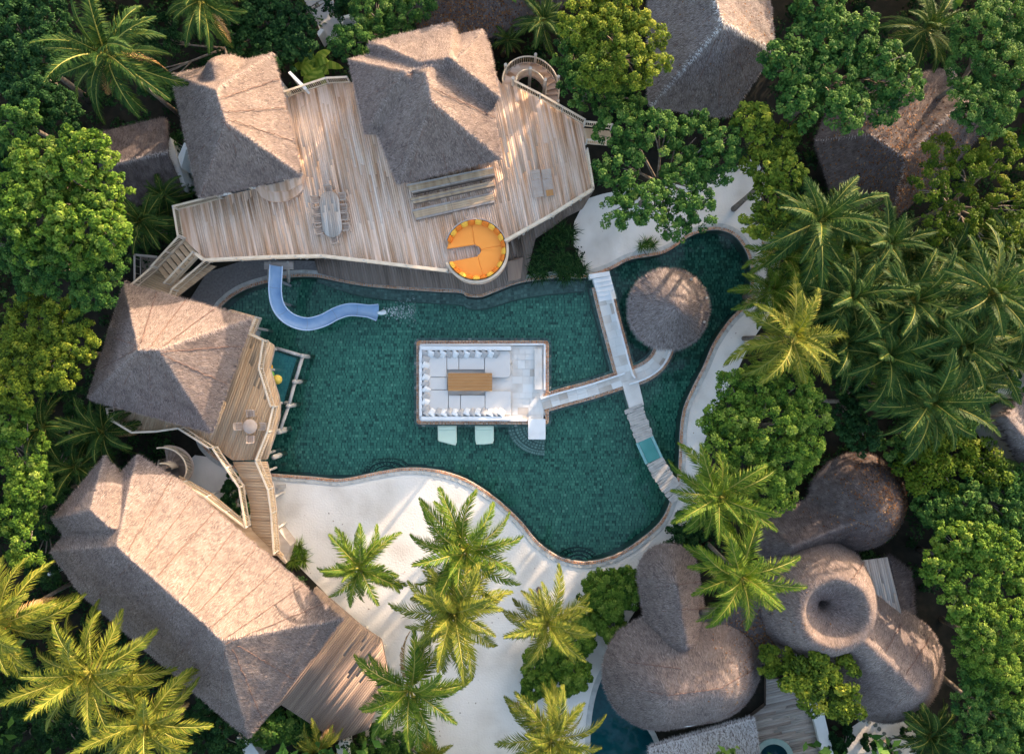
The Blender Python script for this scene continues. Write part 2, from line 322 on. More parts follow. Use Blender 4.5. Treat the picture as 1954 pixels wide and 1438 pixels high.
def planks(root, poly, z, width, mat, seg=(3.0, 6.0), th=0.05, gap=0.012, name='plank', limit=300, seed=0, parent=None):
    """boards along the root's local x axis, clipped to a world polygon; each board is a part"""
    r = random.Random(seed); A = INV[root]
    P = [A @ Vector((p[0], p[1], 0)) for p in poly]; P = [(p.x, p.y) for p in P]; n = len(P); zl = z - root.location.z
    def xs(y):
        o = []
        for i in range(n):
            (x0, y0), (x1, y1) = P[i], P[(i + 1) % n]
            if (y0 > y) != (y1 > y): o.append(x0 + (x1 - x0) * (y - y0) / (y1 - y0))
        return sorted(o)
    y = min(p[1] for p in P) + .003; ymax = max(p[1] for p in P); out = []
    while y < ymax - 0.02:
        w = min(width, ymax - y); y0, y1 = y + gap / 2, y + w - gap / 2
        a, b, c = xs(y0), xs(y1), xs((y0 + y1) / 2)
        if len(a) != len(c): a = c
        if len(b) != len(c): b = c
        for k in range(0, len(c) - 1, 2):
            L = c[k + 1] - c[k]
            if L < 0.08: continue
            cuts = [0.0]; pos = r.uniform(.3, 1) * seg[1]
            while pos < L - 0.8: cuts.append(pos / L); pos += r.uniform(*seg)
            cuts.append(1.0)
            for q in range(len(cuts) - 1):
                t0, t1 = cuts[q] + (gap / L if q else 0), cuts[q + 1]
                f = lambda s, t: s[k] + (s[k + 1] - s[k]) * t
                zz = zl + r.uniform(-.006, .006)
                vs = [(f(a, t0), y0), (f(a, t1), y0), (f(b, t1), y1), (f(b, t0), y1)]
                out.append((L * (t1 - t0) * w, vs, zz, min(1, max(0, r.gauss(.55, .24)))))
        y += width
    out.sort(key=lambda e: -e[0])
    rest = MB()
    FS = [(3, 2, 1, 0), (4, 5, 6, 7), (0, 1, 5, 4), (1, 2, 6, 5), (2, 3, 7, 6), (3, 0, 4, 7)]
    par = parent or root
    for i, (ar, vs, zz, tone) in enumerate(out):
        v8 = [(p[0], p[1], zz - th) for p in vs] + [(p[0], p[1], zz) for p in vs]
        if i < limit:
            me = npmesh(name, v8, FS, [tone] * 6); link(name, me, mat, par)
        else: rest.add(v8, FS, tone)
    if rest.v:
        me = bpy.data.meshes.new(name); me.from_pydata(rest.v, [], rest.f)
        a = me.attributes.new('tone', 'FLOAT', 'FACE'); a.data.foreach_set('value', rest.t)
        props(link(name, me, mat, par), kind='stuff')
def railing(root, pts, h=1.0, mat=None, post=2.2, step=0.13, closed=False, rail=(0.13, 0.06), bal=0.032):
    mat = mat or M['rail']
    pts = [Vector(p) for p in pts]
    if closed: pts = pts + [pts[0]]
    mb = MB(); bl = MB(); up = Vector((0, 0, 1)); posts = []
    for a, b in zip(pts[:-1], pts[1:]):
        mb.bar(a + up * h, b + up * h, rail[0], rail[1], .6); mb.bar(a + up * .14, b + up * .14, .07, .05, .4)
        L = (b - a).length; n = max(1, int(L / step))
        for i in range(n):
            p = a + (b - a) * ((i + .5) / n)
            x, y, z = p; w = bal / 2
            bl.add([(x - w, y - w, z + .1), (x + w, y - w, z + .1), (x + w, y + w, z + .1), (x - w, y + w, z + .1), (x - w, y - w, z + h - .03), (x + w, y - w, z + h - .03), (x + w, y + w, z + h - .03), (x - w, y + w, z + h - .03)],
                   [(0, 1, 5, 4), (1, 2, 6, 5), (2, 3, 7, 6), (3, 0, 4, 7)], .5)
        m = max(1, int(round(L / post)))
        posts += [a + (b - a) * (i / m) for i in range(m)]
    if not closed: posts.append(pts[-1])
    r = mb.build('railing', mat, root)
    bl.build('baluster', mat, r, kind='stuff')
    for p in posts:
        q = MB(); q.tube([p - up * .15, p + up * (h + .07)], .055, 6, .3); q.build('post', M['log'], r)
    return r

# ------------------------------------------------------------------ thatched roofs as height fields
def tri_prim(pts, faces):
    P = [W(*p) for p in pts]; T = []
    for f in faces:
        for k in range(1, len(f) - 1): T.append((P[f[0]], P[f[k]], P[f[k + 1]]))
    xs = [p.x for p in P]; ys = [p.y for p in P]
    def fn(X, Y):
        Z = np.full(X.shape, -np.inf)
        for a, b, c in T:
            d = (b.y - c.y) * (a.x - c.x) + (c.x - b.x) * (a.y - c.y)
            if abs(d) < 1e-9: continue
            l1 = ((b.y - c.y) * (X - c.x) + (c.x - b.x) * (Y - c.y)) / d
            l2 = ((c.y - a.y) * (X - c.x) + (a.x - c.x) * (Y - c.y)) / d
            l3 = 1 - l1 - l2; e = -0.004
            z = l1 * a.z + l2 * b.z + l3 * c.z
            Z = np.where((l1 >= e) & (l2 >= e) & (l3 >= e), np.maximum(Z, z), Z)
        return Z
    return fn, (min(xs), max(xs), min(ys), max(ys))
def cap_prim(a, b, R, ze, zr, p=1.7, R2=None):
    """a dome stretched between two points (px, py at the ridge height)"""
    A = W(a[0], a[1], zr); B = W(b[0], b[1], zr); R2 = R2 or R; Rm = max(R, R2)
    def fn(X, Y):
        dx, dy = B.x - A.x, B.y - A.y; L2 = dx * dx + dy * dy or 1e-9
        t = np.clip(((X - A.x) * dx + (Y - A.y) * dy) / L2, 0, 1)
        d = np.hypot(X - A.x - t * dx, Y - A.y - t * dy); r = R + (R2 - R) * t
        return np.where(d < r, ze + (zr - ze) * (1 - np.clip(d / r, 0, 1) ** p), -np.inf)
    return fn, (min(A.x, B.x) - Rm, max(A.x, B.x) + Rm, min(A.y, B.y) - Rm, max(A.y, B.y) + Rm)
def ring_prim(c, zc, prof):
    A = W(c[0], c[1], zc); rs = [p[0] for p in prof]; zs = [p[1] for p in prof]
    def fn(X, Y):
        d = np.hypot(X - A.x, Y - A.y)
        return np.where((d < rs[-1]) & (d > rs[0]), np.interp(d, rs, zs), -np.inf)
    R = rs[-1]
    return fn, (A.x - R, A.x + R, A.y - R, A.y + R)
def make_roof(root, prims, cell=0.13, blur=1, noise=0.035, straw='straw', base='thatch', dens=460, seams=(), litter=None, seed=0, name='roof', th=0.32, ridges=(), ridge_mat=None, blade=(0.1, 0.28), fringe=1.1):
    rg = np.random.default_rng(seed)
    x0 = min(p[1][0] for p in prims) - .3; x1 = max(p[1][1] for p in prims) + .3
    y0 = min(p[1][2] for p in prims) - .3; y1 = max(p[1][3] for p in prims) + .3
    nx = int((x1 - x0) / cell) + 1; ny = int((y1 - y0) / cell) + 1
    gx = x0 + np.arange(nx) * cell; gy = y0 + np.arange(ny) * cell
    X, Y = np.meshgrid(gx, gy)
    Z = np.full(X.shape, -np.inf)
    for fn, bb in prims: Z = np.maximum(Z, fn(X, Y))
    ok = np.isfinite(Z); Zf = np.where(ok, Z, 0.0); wt = ok.astype(float)
    def nb(A):
        P = np.pad(A, 1); return P[:-2, 1:-1] + P[2:, 1:-1] + P[1:-1, :-2] + P[1:-1, 2:] + 2 * A
    for _ in range(blur):
        Zf = np.where(ok, nb(Zf * wt) / np.maximum(nb(wt), 1e-6), 0)
    lo = rg.normal(size=(ny // 6 + 3, nx // 6 + 3))
    iy = np.linspace(0, lo.shape[0] - 1.001, ny); ix = np.linspace(0, lo.shape[1] - 1.001, nx)
    fy = iy % 1; fx = ix % 1; iy = iy.astype(int); ix = ix.astype(int)
    a = lo[iy][:, ix]; b = lo[iy][:, ix + 1]; c = lo[iy + 1][:, ix]; d = lo[iy + 1][:, ix + 1]
    sm = (a * (1 - fx) + b * fx) * (1 - fy)[:, None] + (c * (1 - fx) + d * fx) * fy[:, None]
    Zf = Zf + np.where(ok, sm * noise + rg.normal(size=Z.shape) * noise * .35, 0)
    idx = -np.ones(ok.shape, int); idx[ok] = np.arange(ok.sum())
    q = ok[:-1, :-1] & ok[1:, :-1] & ok[:-1, 1:] & ok[1:, 1:]
    cy, cx = np.nonzero(q)
    F = np.stack([idx[cy, cx], idx[cy, cx + 1], idx[cy + 1, cx + 1], idx[cy + 1, cx]], 1)
    V = np.stack([X[ok], Y[ok], Zf[ok]], 1)
    # boundary edges
    E = np.concatenate([F[:, [0, 1]], F[:, [1, 2]], F[:, [2, 3]], F[:, [3, 0]]])
    key = np.sort(E, 1); code = key[:, 0].astype(np.int64) * len(V) + key[:, 1]
    u, inv, cnt = np.unique(code, return_inverse=True, return_counts=True)
    BE = E[cnt[inv] == 1]
    for _ in range(5):                                   # relax the eaves line
        acc = np.zeros((len(V), 2)); k = np.zeros(len(V))
        for p, r_ in ((0, 1), (1, 0)):
            np.add.at(acc, BE[:, p], V[BE[:, r_], :2]); np.add.at(k, BE[:, p], 1)
        m = k > 0; V[m, :2] = .5 * V[m, :2] + .5 * acc[m] / k[m][:, None]
    used = np.unique(F); remap = -np.ones(len(V), int); remap[used] = np.arange(len(used))
    V = V[used]; F = remap[F]; BE = remap[BE]
    n = len(V); V2 = V.copy(); V2[:, 2] -= th
    sk = np.stack([BE[:, 1], BE[:, 0], BE[:, 0] + n, BE[:, 1] + n], 1)
    ro = nplink(name, np.concatenate([V, V2]), np.concatenate([F, F[:, ::-1] + n, sk]), M[base], root, smooth=True)
    # straw
    gz = np.where(ok, Zf, np.nan)
    N = int(len(cy) * cell * cell * dens)
    pick = rg.integers(0, len(cy), N); u_ = rg.random(N); v_ = rg.random(N)
    i, j = cy[pick], cx[pick]
    z00, z01, z10, z11 = gz[i, j], gz[i, j + 1], gz[i + 1, j], gz[i + 1, j + 1]
    px_ = gx[j] + u_ * cell; py_ = gy[i] + v_ * cell
    pz = (z00 * (1 - u_) + z01 * u_) * (1 - v_) + (z10 * (1 - u_) + z11 * u_) * v_
    sx = ((z01 - z00) * (1 - v_) + (z11 - z10) * v_) / cell; sy = ((z10 - z00) * (1 - u_) + (z11 - z01) * u_) / cell
    g = np.hypot(sx, sy) + 1e-6
    jit = rg.normal(0, .2, N); dx, dy = -sx / g, -sy / g
    dx, dy = dx * np.cos(jit) - dy * np.sin(jit), dx * np.sin(jit) + dy * np.cos(jit)
    nl = np.sqrt(1 + sx * sx + sy * sy); D = np.stack([dx, dy, sx * dx + sy * dy], 1); D /= np.linalg.norm(D, axis=1)[:, None]
    NN = np.stack([-sx / nl, -sy / nl, 1 / nl], 1); S_ = np.cross(D, NN)
    L = rg.uniform(blade[0], blade[1], N)[:, None]; wd = rg.uniform(.012, .026, N)[:, None]
    B0 = np.stack([px_, py_, pz], 1) + NN * .01
    tip = B0 + D * L + NN * rg.uniform(.0, .03, N)[:, None]
    SV = [B0 - S_ * wd / 2, B0 + S_ * wd / 2, tip]
    # eaves fringe
    bp = np.repeat(BE, int(9 * fringe), axis=0); t = rg.random(len(bp))[:, None]
    P0 = V[bp[:, 0]] * (1 - t) + V[bp[:, 1]] * t; e = V[bp[:, 1]] - V[bp[:, 0]]
    o = np.stack([e[:, 1], -e[:, 0], np.zeros(len(e))], 1); o /= (np.linalg.norm(o, axis=1)[:, None] + 1e-9)
    o = o + rg.normal(0, .35, o.shape) * [1, 1, .3]; o[:, 2] -= .55; o /= np.linalg.norm(o, axis=1)[:, None]
    sd = e / (np.linalg.norm(e, axis=1)[:, None] + 1e-9)
    Lf = (rg.uniform(.06, .26, len(bp)) * fringe)[:, None]; P0 = P0 - o * .15; P0[:, 2] -= rg.uniform(-.05, th * .8, len(bp)); wf = rg.uniform(.02, .045, len(bp))[:, None]
    FV = [P0 - sd * wf / 2, P0 + sd * wf / 2, P0 + o * (Lf + .15)]
    A0 = np.concatenate([SV[0], FV[0]]); A1 = np.concatenate([SV[1], FV[1]]); A2 = np.concatenate([SV[2], FV[2]])
    m = len(A0); VV = np.concatenate([A0, A1, A2]); FF = np.stack([np.arange(m), np.arange(m) + m, np.arange(m) + 2 * m], 1)
    patch = sm[np.clip(((VV[:m, 1] - y0) / cell).astype(int), 0, ny - 1), np.clip(((VV[:m, 0] - x0) / cell).astype(int), 0, nx - 1)]
    so = nplink('straw', VV, FF, M[straw], ro, tone=np.clip(rg.normal(.5, .22, m) + patch * .07, 0, 1)); so['kind'] = 'stuff'
    def height(x, y):
        fx_, fy_ = (x - x0) / cell, (y - y0) / cell; i_, j_ = int(fy_), int(fx_)
        if not (0 <= i_ < ny and 0 <= j_ < nx) or not ok[i_, j_]: return None
        return Zf[i_, j_]
    for s in seams:
        mb = MB(); line = []
        K = 26; zg = 6.0
        for k in range(K + 1):
            t = k / K; qx = s[0] + (s[2] - s[0]) * t; qy = s[1] + (s[3] - s[1]) * t
            for _ in range(6):
                w = W(qx, qy, zg); hz = height(w.x, w.y)
                if hz is None: break
                zg = .5 * zg + .5 * hz
            if hz is not None: line.append(Vector((w.x + rnd.uniform(-.03, .03), w.y + rnd.uniform(-.03, .03), hz + .05)))
        if len(line) > 3:
            mb.tube(line, .022, 5); mb.build('seam', M['seam'], ro)
    if ridges:
        RV = []; 
        for (ax, ay, az, bx_, by_, bz) in ridges:
            a3, b3 = W(ax, ay, az), W(bx_, by_, bz); Lr = (b3 - a3).length; k = int(Lr * 90)
            e = np.array(b3 - a3) / Lr; sd = np.array([-e[1], e[0], 0]); sd /= np.linalg.norm(sd) + 1e-9
            t = rg.random(k)[:, None]; sg = rg.choice([-1., 1.], k)[:, None]
            P0 = np.array(a3) * (1 - t) + np.array(b3) * t + sd * rg.normal(0, .05, (k, 1))
            hh = np.array([height(p[0], p[1]) if height(p[0], p[1]) is not None else np.nan for p in P0]); good = np.isfinite(hh); P0, sg, hh = P0[good], sg[good], hh[good]; k = len(P0)
            P0[:, 2] = hh + .06; d_ = sd * sg + e * rg.normal(0, .35, (k, 1)); d_[:, 2] -= rg.uniform(.4, .9, k); d_ /= np.linalg.norm(d_, axis=1)[:, None]
            wv_ = e * rg.uniform(.012, .02, (k, 1)); RV.append(np.stack([P0 - wv_, P0 + wv_, P0 + d_ * rg.uniform(.12, .32, (k, 1))], 1))
        RV = np.concatenate(RV).reshape(-1, 3); m = len(RV) // 3
        rc = nplink('ridge_cap', RV, np.arange(3 * m).reshape(m, 3), M[ridge_mat or straw], ro, tone=np.clip(rg.normal(.78, .15, m), 0, 1)); rc['kind'] = 'stuff'
    if litter:
        dn, (lx, ly, lr) = litter[0], litter[1]
        Ln = int(len(cy) * cell * cell * dn); pk = rg.integers(0, len(cy), Ln)
        i, j = cy[pk], cx[pk]; qx = gx[j] + rg.random(Ln) * cell; qy = gy[i] + rg.random(Ln) * cell; qz = gz[i, j] + .09
        w = W(lx, ly, float(np.nanmean(gz))); dd = np.hypot(qx - w.x, qy - w.y); keep = rg.random(Ln) < np.exp(-(dd / (lr * PX)) ** 2)
        Q = np.stack([qx, qy, qz], 1)[keep]; sxx = np.nan_to_num(((gz[i, j + 1] - gz[i, j]) / cell)[keep]); syy = np.nan_to_num(((gz[i + 1, j] - gz[i, j]) / cell)[keep])
        nn = np.stack([-sxx, -syy, np.ones(len(Q))], 1) + rg.normal(0, .3, (len(Q), 3))
        LV, LF = leaf_quads(Q, nn, rg.uniform(.10, .2, len(Q)), .55, rg)
        lo_ = nplink('fallen_leaf', LV, LF, M['litter'], ro, tone=np.clip(rg.normal(.5, .25, len(Q)), 0, 1)); lo_['kind'] = 'stuff'
    return ro
def leaf_quads(P, Nn, L, asp, rg, fold=.12):
    n = len(P); Nn = Nn / (np.linalg.norm(Nn, axis=1)[:, None] + 1e-9)
    a = np.cross(Nn, rg.normal(size=(n, 3))); a /= (np.linalg.norm(a, axis=1)[:, None] + 1e-9); b = np.cross(Nn, a)
    L = np.asarray(L)[:, None]
    V = np.concatenate([P - a * L * .5, P + b * L * asp * .5 + Nn * L * fold, P + a * L * .5 - Nn * L * fold * .6, P - b * L * asp * .5 + Nn * L * fold])
    k = np.arange(n); return V, np.stack([k, k + n, k + 2 * n, k + 3 * n], 1)
# ------------------------------------------------------------------ the setting: pool outlines, ground, sand, water
POOL_PX = [(415, 600), (432, 576), (455, 559), (480, 548), (511, 539), (555, 529), (604, 529), (649, 538), (705, 547), (780, 553), (837, 557), (880, 559),
           (890, 565), (916, 567), (942, 558), (987, 541), (1043, 532), (1081, 530), (1118, 530), (1166, 514), (1205, 495), (1268, 483), (1312, 454), (1342, 442), (1371, 439),
           (1400, 449), (1420, 473), (1430, 498), (1433, 527), (1430, 556), (1420, 581), (1391, 610), (1361, 654), (1342, 698), (1322, 737), (1305, 776),
           (1298, 815), (1296, 864), (1293, 905), (1282, 945), (1266, 985), (1240, 1014), (1188, 1051), (1141, 1068), (1102, 1070), (1063, 1059), (1025, 1031), (994, 993),
           (947, 950), (889, 913), (830, 895), (772, 892), (714, 901), (652, 913), (598, 909), (520, 903), (470, 895), (430, 880), (400, 858), (385, 830), (380, 760), (395, 680)]
pool = ccw(smooth_poly(XY(WL(POOL_PX)), 4))
BLUE_PX = [(1170, 1262), (1150, 1290), (1136, 1330), (1128, 1380), (1127, 1440), (1135, 1500), (1260, 1500), (1250, 1420), (1215, 1360), (1190, 1300)]
blue = ccw(smooth_poly(XY(WL(BLUE_PX)), 4))
def circ(px, py, rpx, z=0, n=28): 
    c = W(px, py, z); r = rpx * PX * (H - z) / H
    return [(c.x + r * math.cos(2 * math.pi * k / n), c.y + r * math.sin(2 * math.pi * k / n)) for k in range(n)]
plunge = circ(1476, 1446, 28, 0.5)

def sheet(name, rings, z, mat, kind='structure', **kw):
    """flat sheet with holes"""
    rs = [[Vector((p[0], p[1], 0)) for p in r] for r in rings]
    tris = geometry.tessellate_polygon(rs); vs = [(p.x, p.y, z) for r in rs for p in r]
    fs = []
    for t in tris:
        a, b, c = (vs[i] for i in t)
        fs.append(t if (b[0] - a[0]) * (c[1] - a[1]) - (b[1] - a[1]) * (c[0] - a[0]) > 0 else t[::-1])
    return props(nplink(name, vs, fs, mat, tone=[.5] * len(fs)), kind=kind, **kw)
R_ = 400
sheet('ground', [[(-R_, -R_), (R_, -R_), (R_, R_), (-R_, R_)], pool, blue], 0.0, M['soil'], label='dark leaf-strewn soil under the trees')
out_pool = offset(pool, .25)
SAND_PX = [(455, 900), (500, 960), (535, 1010), (565, 1075), (640, 1150), (700, 1230), (720, 1330), (690, 1400), (690, 1520), (1110, 1520), (1118, 1438), (1122, 1370), (1135, 1305), (1165, 1245), (1190, 1200), (1215, 1160),
           (1225, 1090), (1265, 1065), (1305, 1015), (1335, 960), (1340, 880), (1345, 840), (1372, 770), (1405, 712), (1428, 660), (1452, 625), (1485, 575), (1488, 500), (1475, 440), (1450, 395), (1462, 335), (1440, 300), (1380, 330),
           (1250, 350), (1150, 370), (1118, 380), (1095, 425), (1095, 470), (1112, 505), (1122, 522)]
# the sand runs round the pool: its inner border follows the coping
def nearest(p): return min(range(len(out_pool)), key=lambda i: (out_pool[i][0] - p[0]) ** 2 + (out_pool[i][1] - p[1]) ** 2)
i0, i1 = nearest(W(1122, 528)), nearest(W(455, 892))
seq = []; k = i0
while True:            # walk the CCW ring the way that passes the east side
    seq.append(k)
    if k == i1: break
    k = (k - 1) % len(out_pool)
sheet('sand', [XY(WL(SAND_PX)) + [out_pool[k] for k in seq]], 0.006, M['sand'], label='white raked sand round the south and east of the pool')
sheet('sand', [XY(WL([(330, 905), (372, 868), (402, 872), (440, 896), (468, 906), (480, 960), (490, 1010), (450, 1000), (400, 960)]))], 0.006, M['sand'], label='patch of sand under the wooden footbridge')
sheet('gravel_strip', [XY(WL([(360, 575), (395, 520), (470, 495), (610, 498), (610, 526), (555, 526), (511, 536), (480, 545), (455, 556), (430, 573), (412, 598)]))], 0.006, mk('gravel', [(.12, .11, .11), (.2, .185, .18), (.26, .24, .235)], .9, 6, 6, tone=0, bump=.5, bscale=18), label='grey gravel strip under the deck beside the slide')
sheet('path', [XY(WL([(560, -60), (580, 0), (605, 45), (618, 78), (655, 78), (652, 55), (640, 20), (625, -60)]))], 0.006, mk('path_sand', [(.30, .28, .28), (.42, .40, .395), (.48, .46, .45)], .9, 1, 6, tone=0, bump=.4, bscale=9), label='sandy footpath leading in between dark shrubs at the top')
sheet('path', [XY(WL([(1620, 1390), (1660, 1362), (1720, 1372), (1748, 1400), (1760, 1480), (1610, 1480)]))], 0.006, M['sand'], label='small sandy path with stepping stones behind the thatched villa')
sheet('path', [XY(WL([(1870, 700), (1905, 670), (1960, 660), (2020, 700), (1990, 760), (1920, 760), (1880, 770)]))], 0.006, bpy.data.materials['path_sand'], label='shaded sand path by the roof at the right edge')

# pool basin
mb = MB()
band(mb, pool, offset(pool, .3), -1.52, -.02, tone=.5)
props(mb.build('pool_wall', M['ledge']), kind='structure')
fl = sheet('pool_floor', [pool], -1.5, M['tile_joint'])
bx = [p[0] for p in pool]; by = [p[1] for p in pool]
rg = np.random.default_rng(3)
tw, tl = .21, .25
ny = int((max(by) - min(by)) / tw) + 1; nx = int((max(bx) - min(bx)) / tl) + 2
J, I = np.meshgrid(np.arange(nx), np.arange(ny)); jx = rg.random(ny)[:, None] * tl
cx = min(bx) - tl + J * tl + jx + rg.normal(0, .012, J.shape); cy = min(by) + I * tw + 0 * J
wv = rg.uniform(.78, 1.0, J.shape)
keep = pip(cx, cy, pool); cx, cy, wv = cx[keep], cy[keep], wv[keep]; n = len(cx)
hz = -1.492 + rg.uniform(-.004, .004, n)
hx, hy = tl * .48 * wv, np.full(n, tw * .475)
TV = np.concatenate([np.stack([cx - hx, cy - hy, hz], 1), np.stack([cx + hx, cy - hy, hz], 1), np.stack([cx + hx, cy + hy, hz], 1), np.stack([cx - hx, cy + hy, hz], 1)])
k = np.arange(n)
pond_shade = pip(cx, cy, XY(WL([(1160, 505), (1212, 705), (1262, 690), (1300, 740), (1380, 640), (1445, 560), (1440, 420), (1300, 430)])))  # east pond tiles darkened: tree shade and reflection painted into their tone
to = nplink('tile', TV, np.stack([k, k + n, k + 2 * n, k + 3 * n], 1), M['tile'], fl, tone=np.clip(rg.normal(.5, .2, n) + (rg.random(n) < .03) * .4 - (rg.random(n) < .05) * .4 - pond_shade * .3, 0, 1)); to['kind'] = 'stuff'
# shallow submerged shelf of dark stone along the north shore
nsh = smooth_poly(XY(WL([(600, 529), (649, 538), (705, 547), (780, 553), (837, 557), (880, 560), (890, 567), (916, 569), (942, 560), (987, 543), (1043, 534), (1118, 533)])), 4, False)
nsh2 = smooth_poly(XY(WL([(600, 535), (649, 553), (705, 566), (780, 573), (837, 577), (880, 580), (893, 587), (916, 588), (945, 582), (987, 569), (1043, 560), (1118, 553)])), 4, False)
mb = MB(); band(mb, nsh, nsh2, -1.49, -.75, False); sh = props(mb.build('pool_shelf', M['ledge']), kind='structure', label='dark stone shelf under water along the north shore')
mb = MB(); stones(mb, nsh, nsh2, -.745, 3, .3, False, 5); mb.build('shelf_stone', M['ledge'], sh, kind='stuff')
sheet('water', [pool], -.2, M['water'], label='clear green water of the tiled swimming pool')
mb = MB(); band(mb, blue, offset(blue, .25), -1.2, -.02); props(mb.build('plunge_pool_wall', M['ledge']), kind='structure')
sheet('plunge_pool_floor', [blue], -1.18, mk('blue_tile', [(.015, .075, .085), (.025, .12, .13), (.035, .15, .16)], .5, 3, 5, tone=0))
sheet('water', [blue], -.15, M['water_blue'], label='deep blue water of the pool at the bottom edge')
# coping
mb = MB(); band(mb, pool, offset(pool, .22), -.3, .05)
ed = props(mb.build('pool_edge', M['coping']), kind='structure', label='stone edge of the swimming pool')
mb = MB(); stones(mb, pool, offset(pool, .22), .055, 2, .14, True, 2); mb.build('edge_stone', M['pebble'], ed, kind='stuff')
# pale outer kerb as separate blocks
o1, o2 = offset(pool, .23), offset(pool, .52)
mb = MB(); band(mb, o1, o2, -.2, .055, True, .75); stones(mb, o1, o2, .03, 1, .42, True, 4); mb.build('kerb_stone', M['coping'], ed, kind='stuff')
o1, o2 = blue, offset(blue, .4)
mb = MB(); band(mb, o1, o2, -.3, .04); be = props(mb.build('plunge_pool_edge', M['coping']), kind='structure')

# ------------------------------------------------------------------ sunken lounge and walkways in the pool
def rrect(x0, y0, x1, y1, r, z=0, n=4):
    P = []
    for cx_, cy_, a0 in ((x1 - r, y0 + r, 0), (x0 + r, y0 + r, 90), (x0 + r, y1 - r, 180), (x1 - r, y1 - r, 270)):
        for k in range(n + 1):
            a = math.radians(a0 + 90 * k / n); P.append((cx_ + r * math.cos(a), cy_ - r * math.sin(a)))
    return XY(WL(P, z))
def seg_poly(poly, step):
    out = []
    for i in range(len(poly)):
        a, b = poly[i], poly[(i + 1) % len(poly)]; L = math.dist(a, b); m = max(1, int(L / step))
        out += [(a[0] + (b[0] - a[0]) * k / m, a[1] + (b[1] - a[1]) * k / m) for k in range(m)]
    return out
lg = thing('sunken_lounge', 'white walled stone lounge island with cushioned seating in the middle of the pool', 'lounge', W(921, 730, 0))
out1 = ccw(seg_poly(rrect(789, 644, 1053, 815, 12), .5)); out2 = offset(out1, -.22); out3 = offset(out1, -.50)
mb = MB(); mb.prism(out1, -1.48, -.27); lb = mb.build('base', M['ledge'], lg)
mb = MB(); stones(mb, out1, out2, -.26, 1, .34, True, 6); mb.build('ledge_stone', M['ledge'], lb, kind='stuff')
mb = MB(); mb.prism(out2, -1.47, .0); ms = mb.build('kerb', M['coping'], lg)
mb = MB(); stones(mb, out2, out3, .01, 2, .13, True, 7); mb.build('pebble', M['pebble'], ms, kind='stuff')
out4 = offset(out3, -.13)
wl_ = seg_poly(XY(WL([(1041, 744), (1041, 657), (1036, 655), (806, 656), (801, 660), (801, 799), (805, 803), (1006, 803)])), .5)[:-1]
iw = [i for i, p in enumerate(wl_) if math.dist(p, XY(WL([(1006, 803)]))[0]) < .01][0]; wl_ = wl_[:iw + 1]
mb = MB(); band(mb, wl_, offset(wl_, -.15, False), -.05, .20, False); mb.build('wall', M['white'], lg)
mb = MB(); mb.prism(out4, -.06, .03); mb.build('floor', M['stone'], lg)
# floor stones at the east end
r = random.Random(4)
y = 665
while y < 800:
    x = 977; hgt = r.choice((11, 14, 17))
    while x < 1036:
        wd = r.choice((11, 14, 20)); x1, y1 = min(x + wd, 1037), min(y + hgt, 802)
        q = MB(); q.prism(XY(WL([(x + .4, y + .4), (x1 - .4, y + .4), (x1 - .4, y1 - .4), (x + .4, y1 - .4)])), .028, .05 + r.uniform(0, .008), min(1, max(.05, r.gauss(.62, .26)))); q.build('paving_stone', M['stone'], lg)
        x += wd
    y += hgt
def slab(root, name, x0, y0, x1, y1, z0, z1, mat, rad=1.5, tone=.5, label=None):
    q = MB(); q.prism(rrect(x0, y0, x1, y1, rad, z1), z0, z1, tone); return q.build(name, mat, root, label=label)
slab(lg, 'backrest_ledge', 802, 660, 975, 668, .02, .62, M['white'], label='white bench back along the north side')
slab(lg, 'backrest_ledge', 804, 794, 976, 801, .02, .62, M['white'], label='white bench back along the south side')
slab(lg, 'backrest_ledge', 800, 668.5, 805.5, 793.5, .02, .615, M['white'])
slab(lg, 'bench', 1020, 665, 1034, 743, .06, .32, M['stone'], label='beige stone bench at the east end')
slab(lg, 'table_pit', 855, 706, 940, 753, .031, .06, M['stone'], 6, .35)
# seat pads, each a mattress one could lift
pads = [(807, 670, 852, 719), (853, 670, 875, 705), (876, 670, 924, 705), (925, 669, 974, 720), (807, 720, 853, 743), (807, 744, 855, 792), (856, 754, 878, 792), (879, 754, 925, 792), (926, 746, 975, 792)]
pl = ['in the northwest corner', 'second from the west on the north bench', 'behind the table on the north bench', 'with rounded corner at the east end of the north bench', 'at the west end beside the table',
      'in the southwest corner', 'second from the west on the south bench', 'in front of the table on the south bench', 'at the east end of the south bench']
def cushion(mb, poly, z0, z1, e=.05, tone=.5):
    c = ccw(poly); n = len(c); inn = offset(c, -e)
    vs = [(p[0], p[1], z0) for p in c] + [(p[0], p[1], z1 - e) for p in c] + [(p[0], p[1], z1) for p in inn]
    mb.add(vs, [tuple(range(2 * n, 3 * n))] + [(i, (i + 1) % n, n + (i + 1) % n, n + i) for i in range(n)] + [(n + i, n + (i + 1) % n, 2 * n + (i + 1) % n, 2 * n + i) for i in range(n)], tone)
for (x0, y0, x1, y1), t in zip(pads, pl):
    q = MB(); cushion(q, rrect(x0 + .05, y0 + .05, x1 - .05, y1 - .05, 8 if 'rounded' in t else 1.0, .4), .055, .36, .018, r.random())
    props(q.build('seat_pad', M['linen']), 'beige seat pad ' + t, 'seat pad', 'seat pads in the pool lounge')
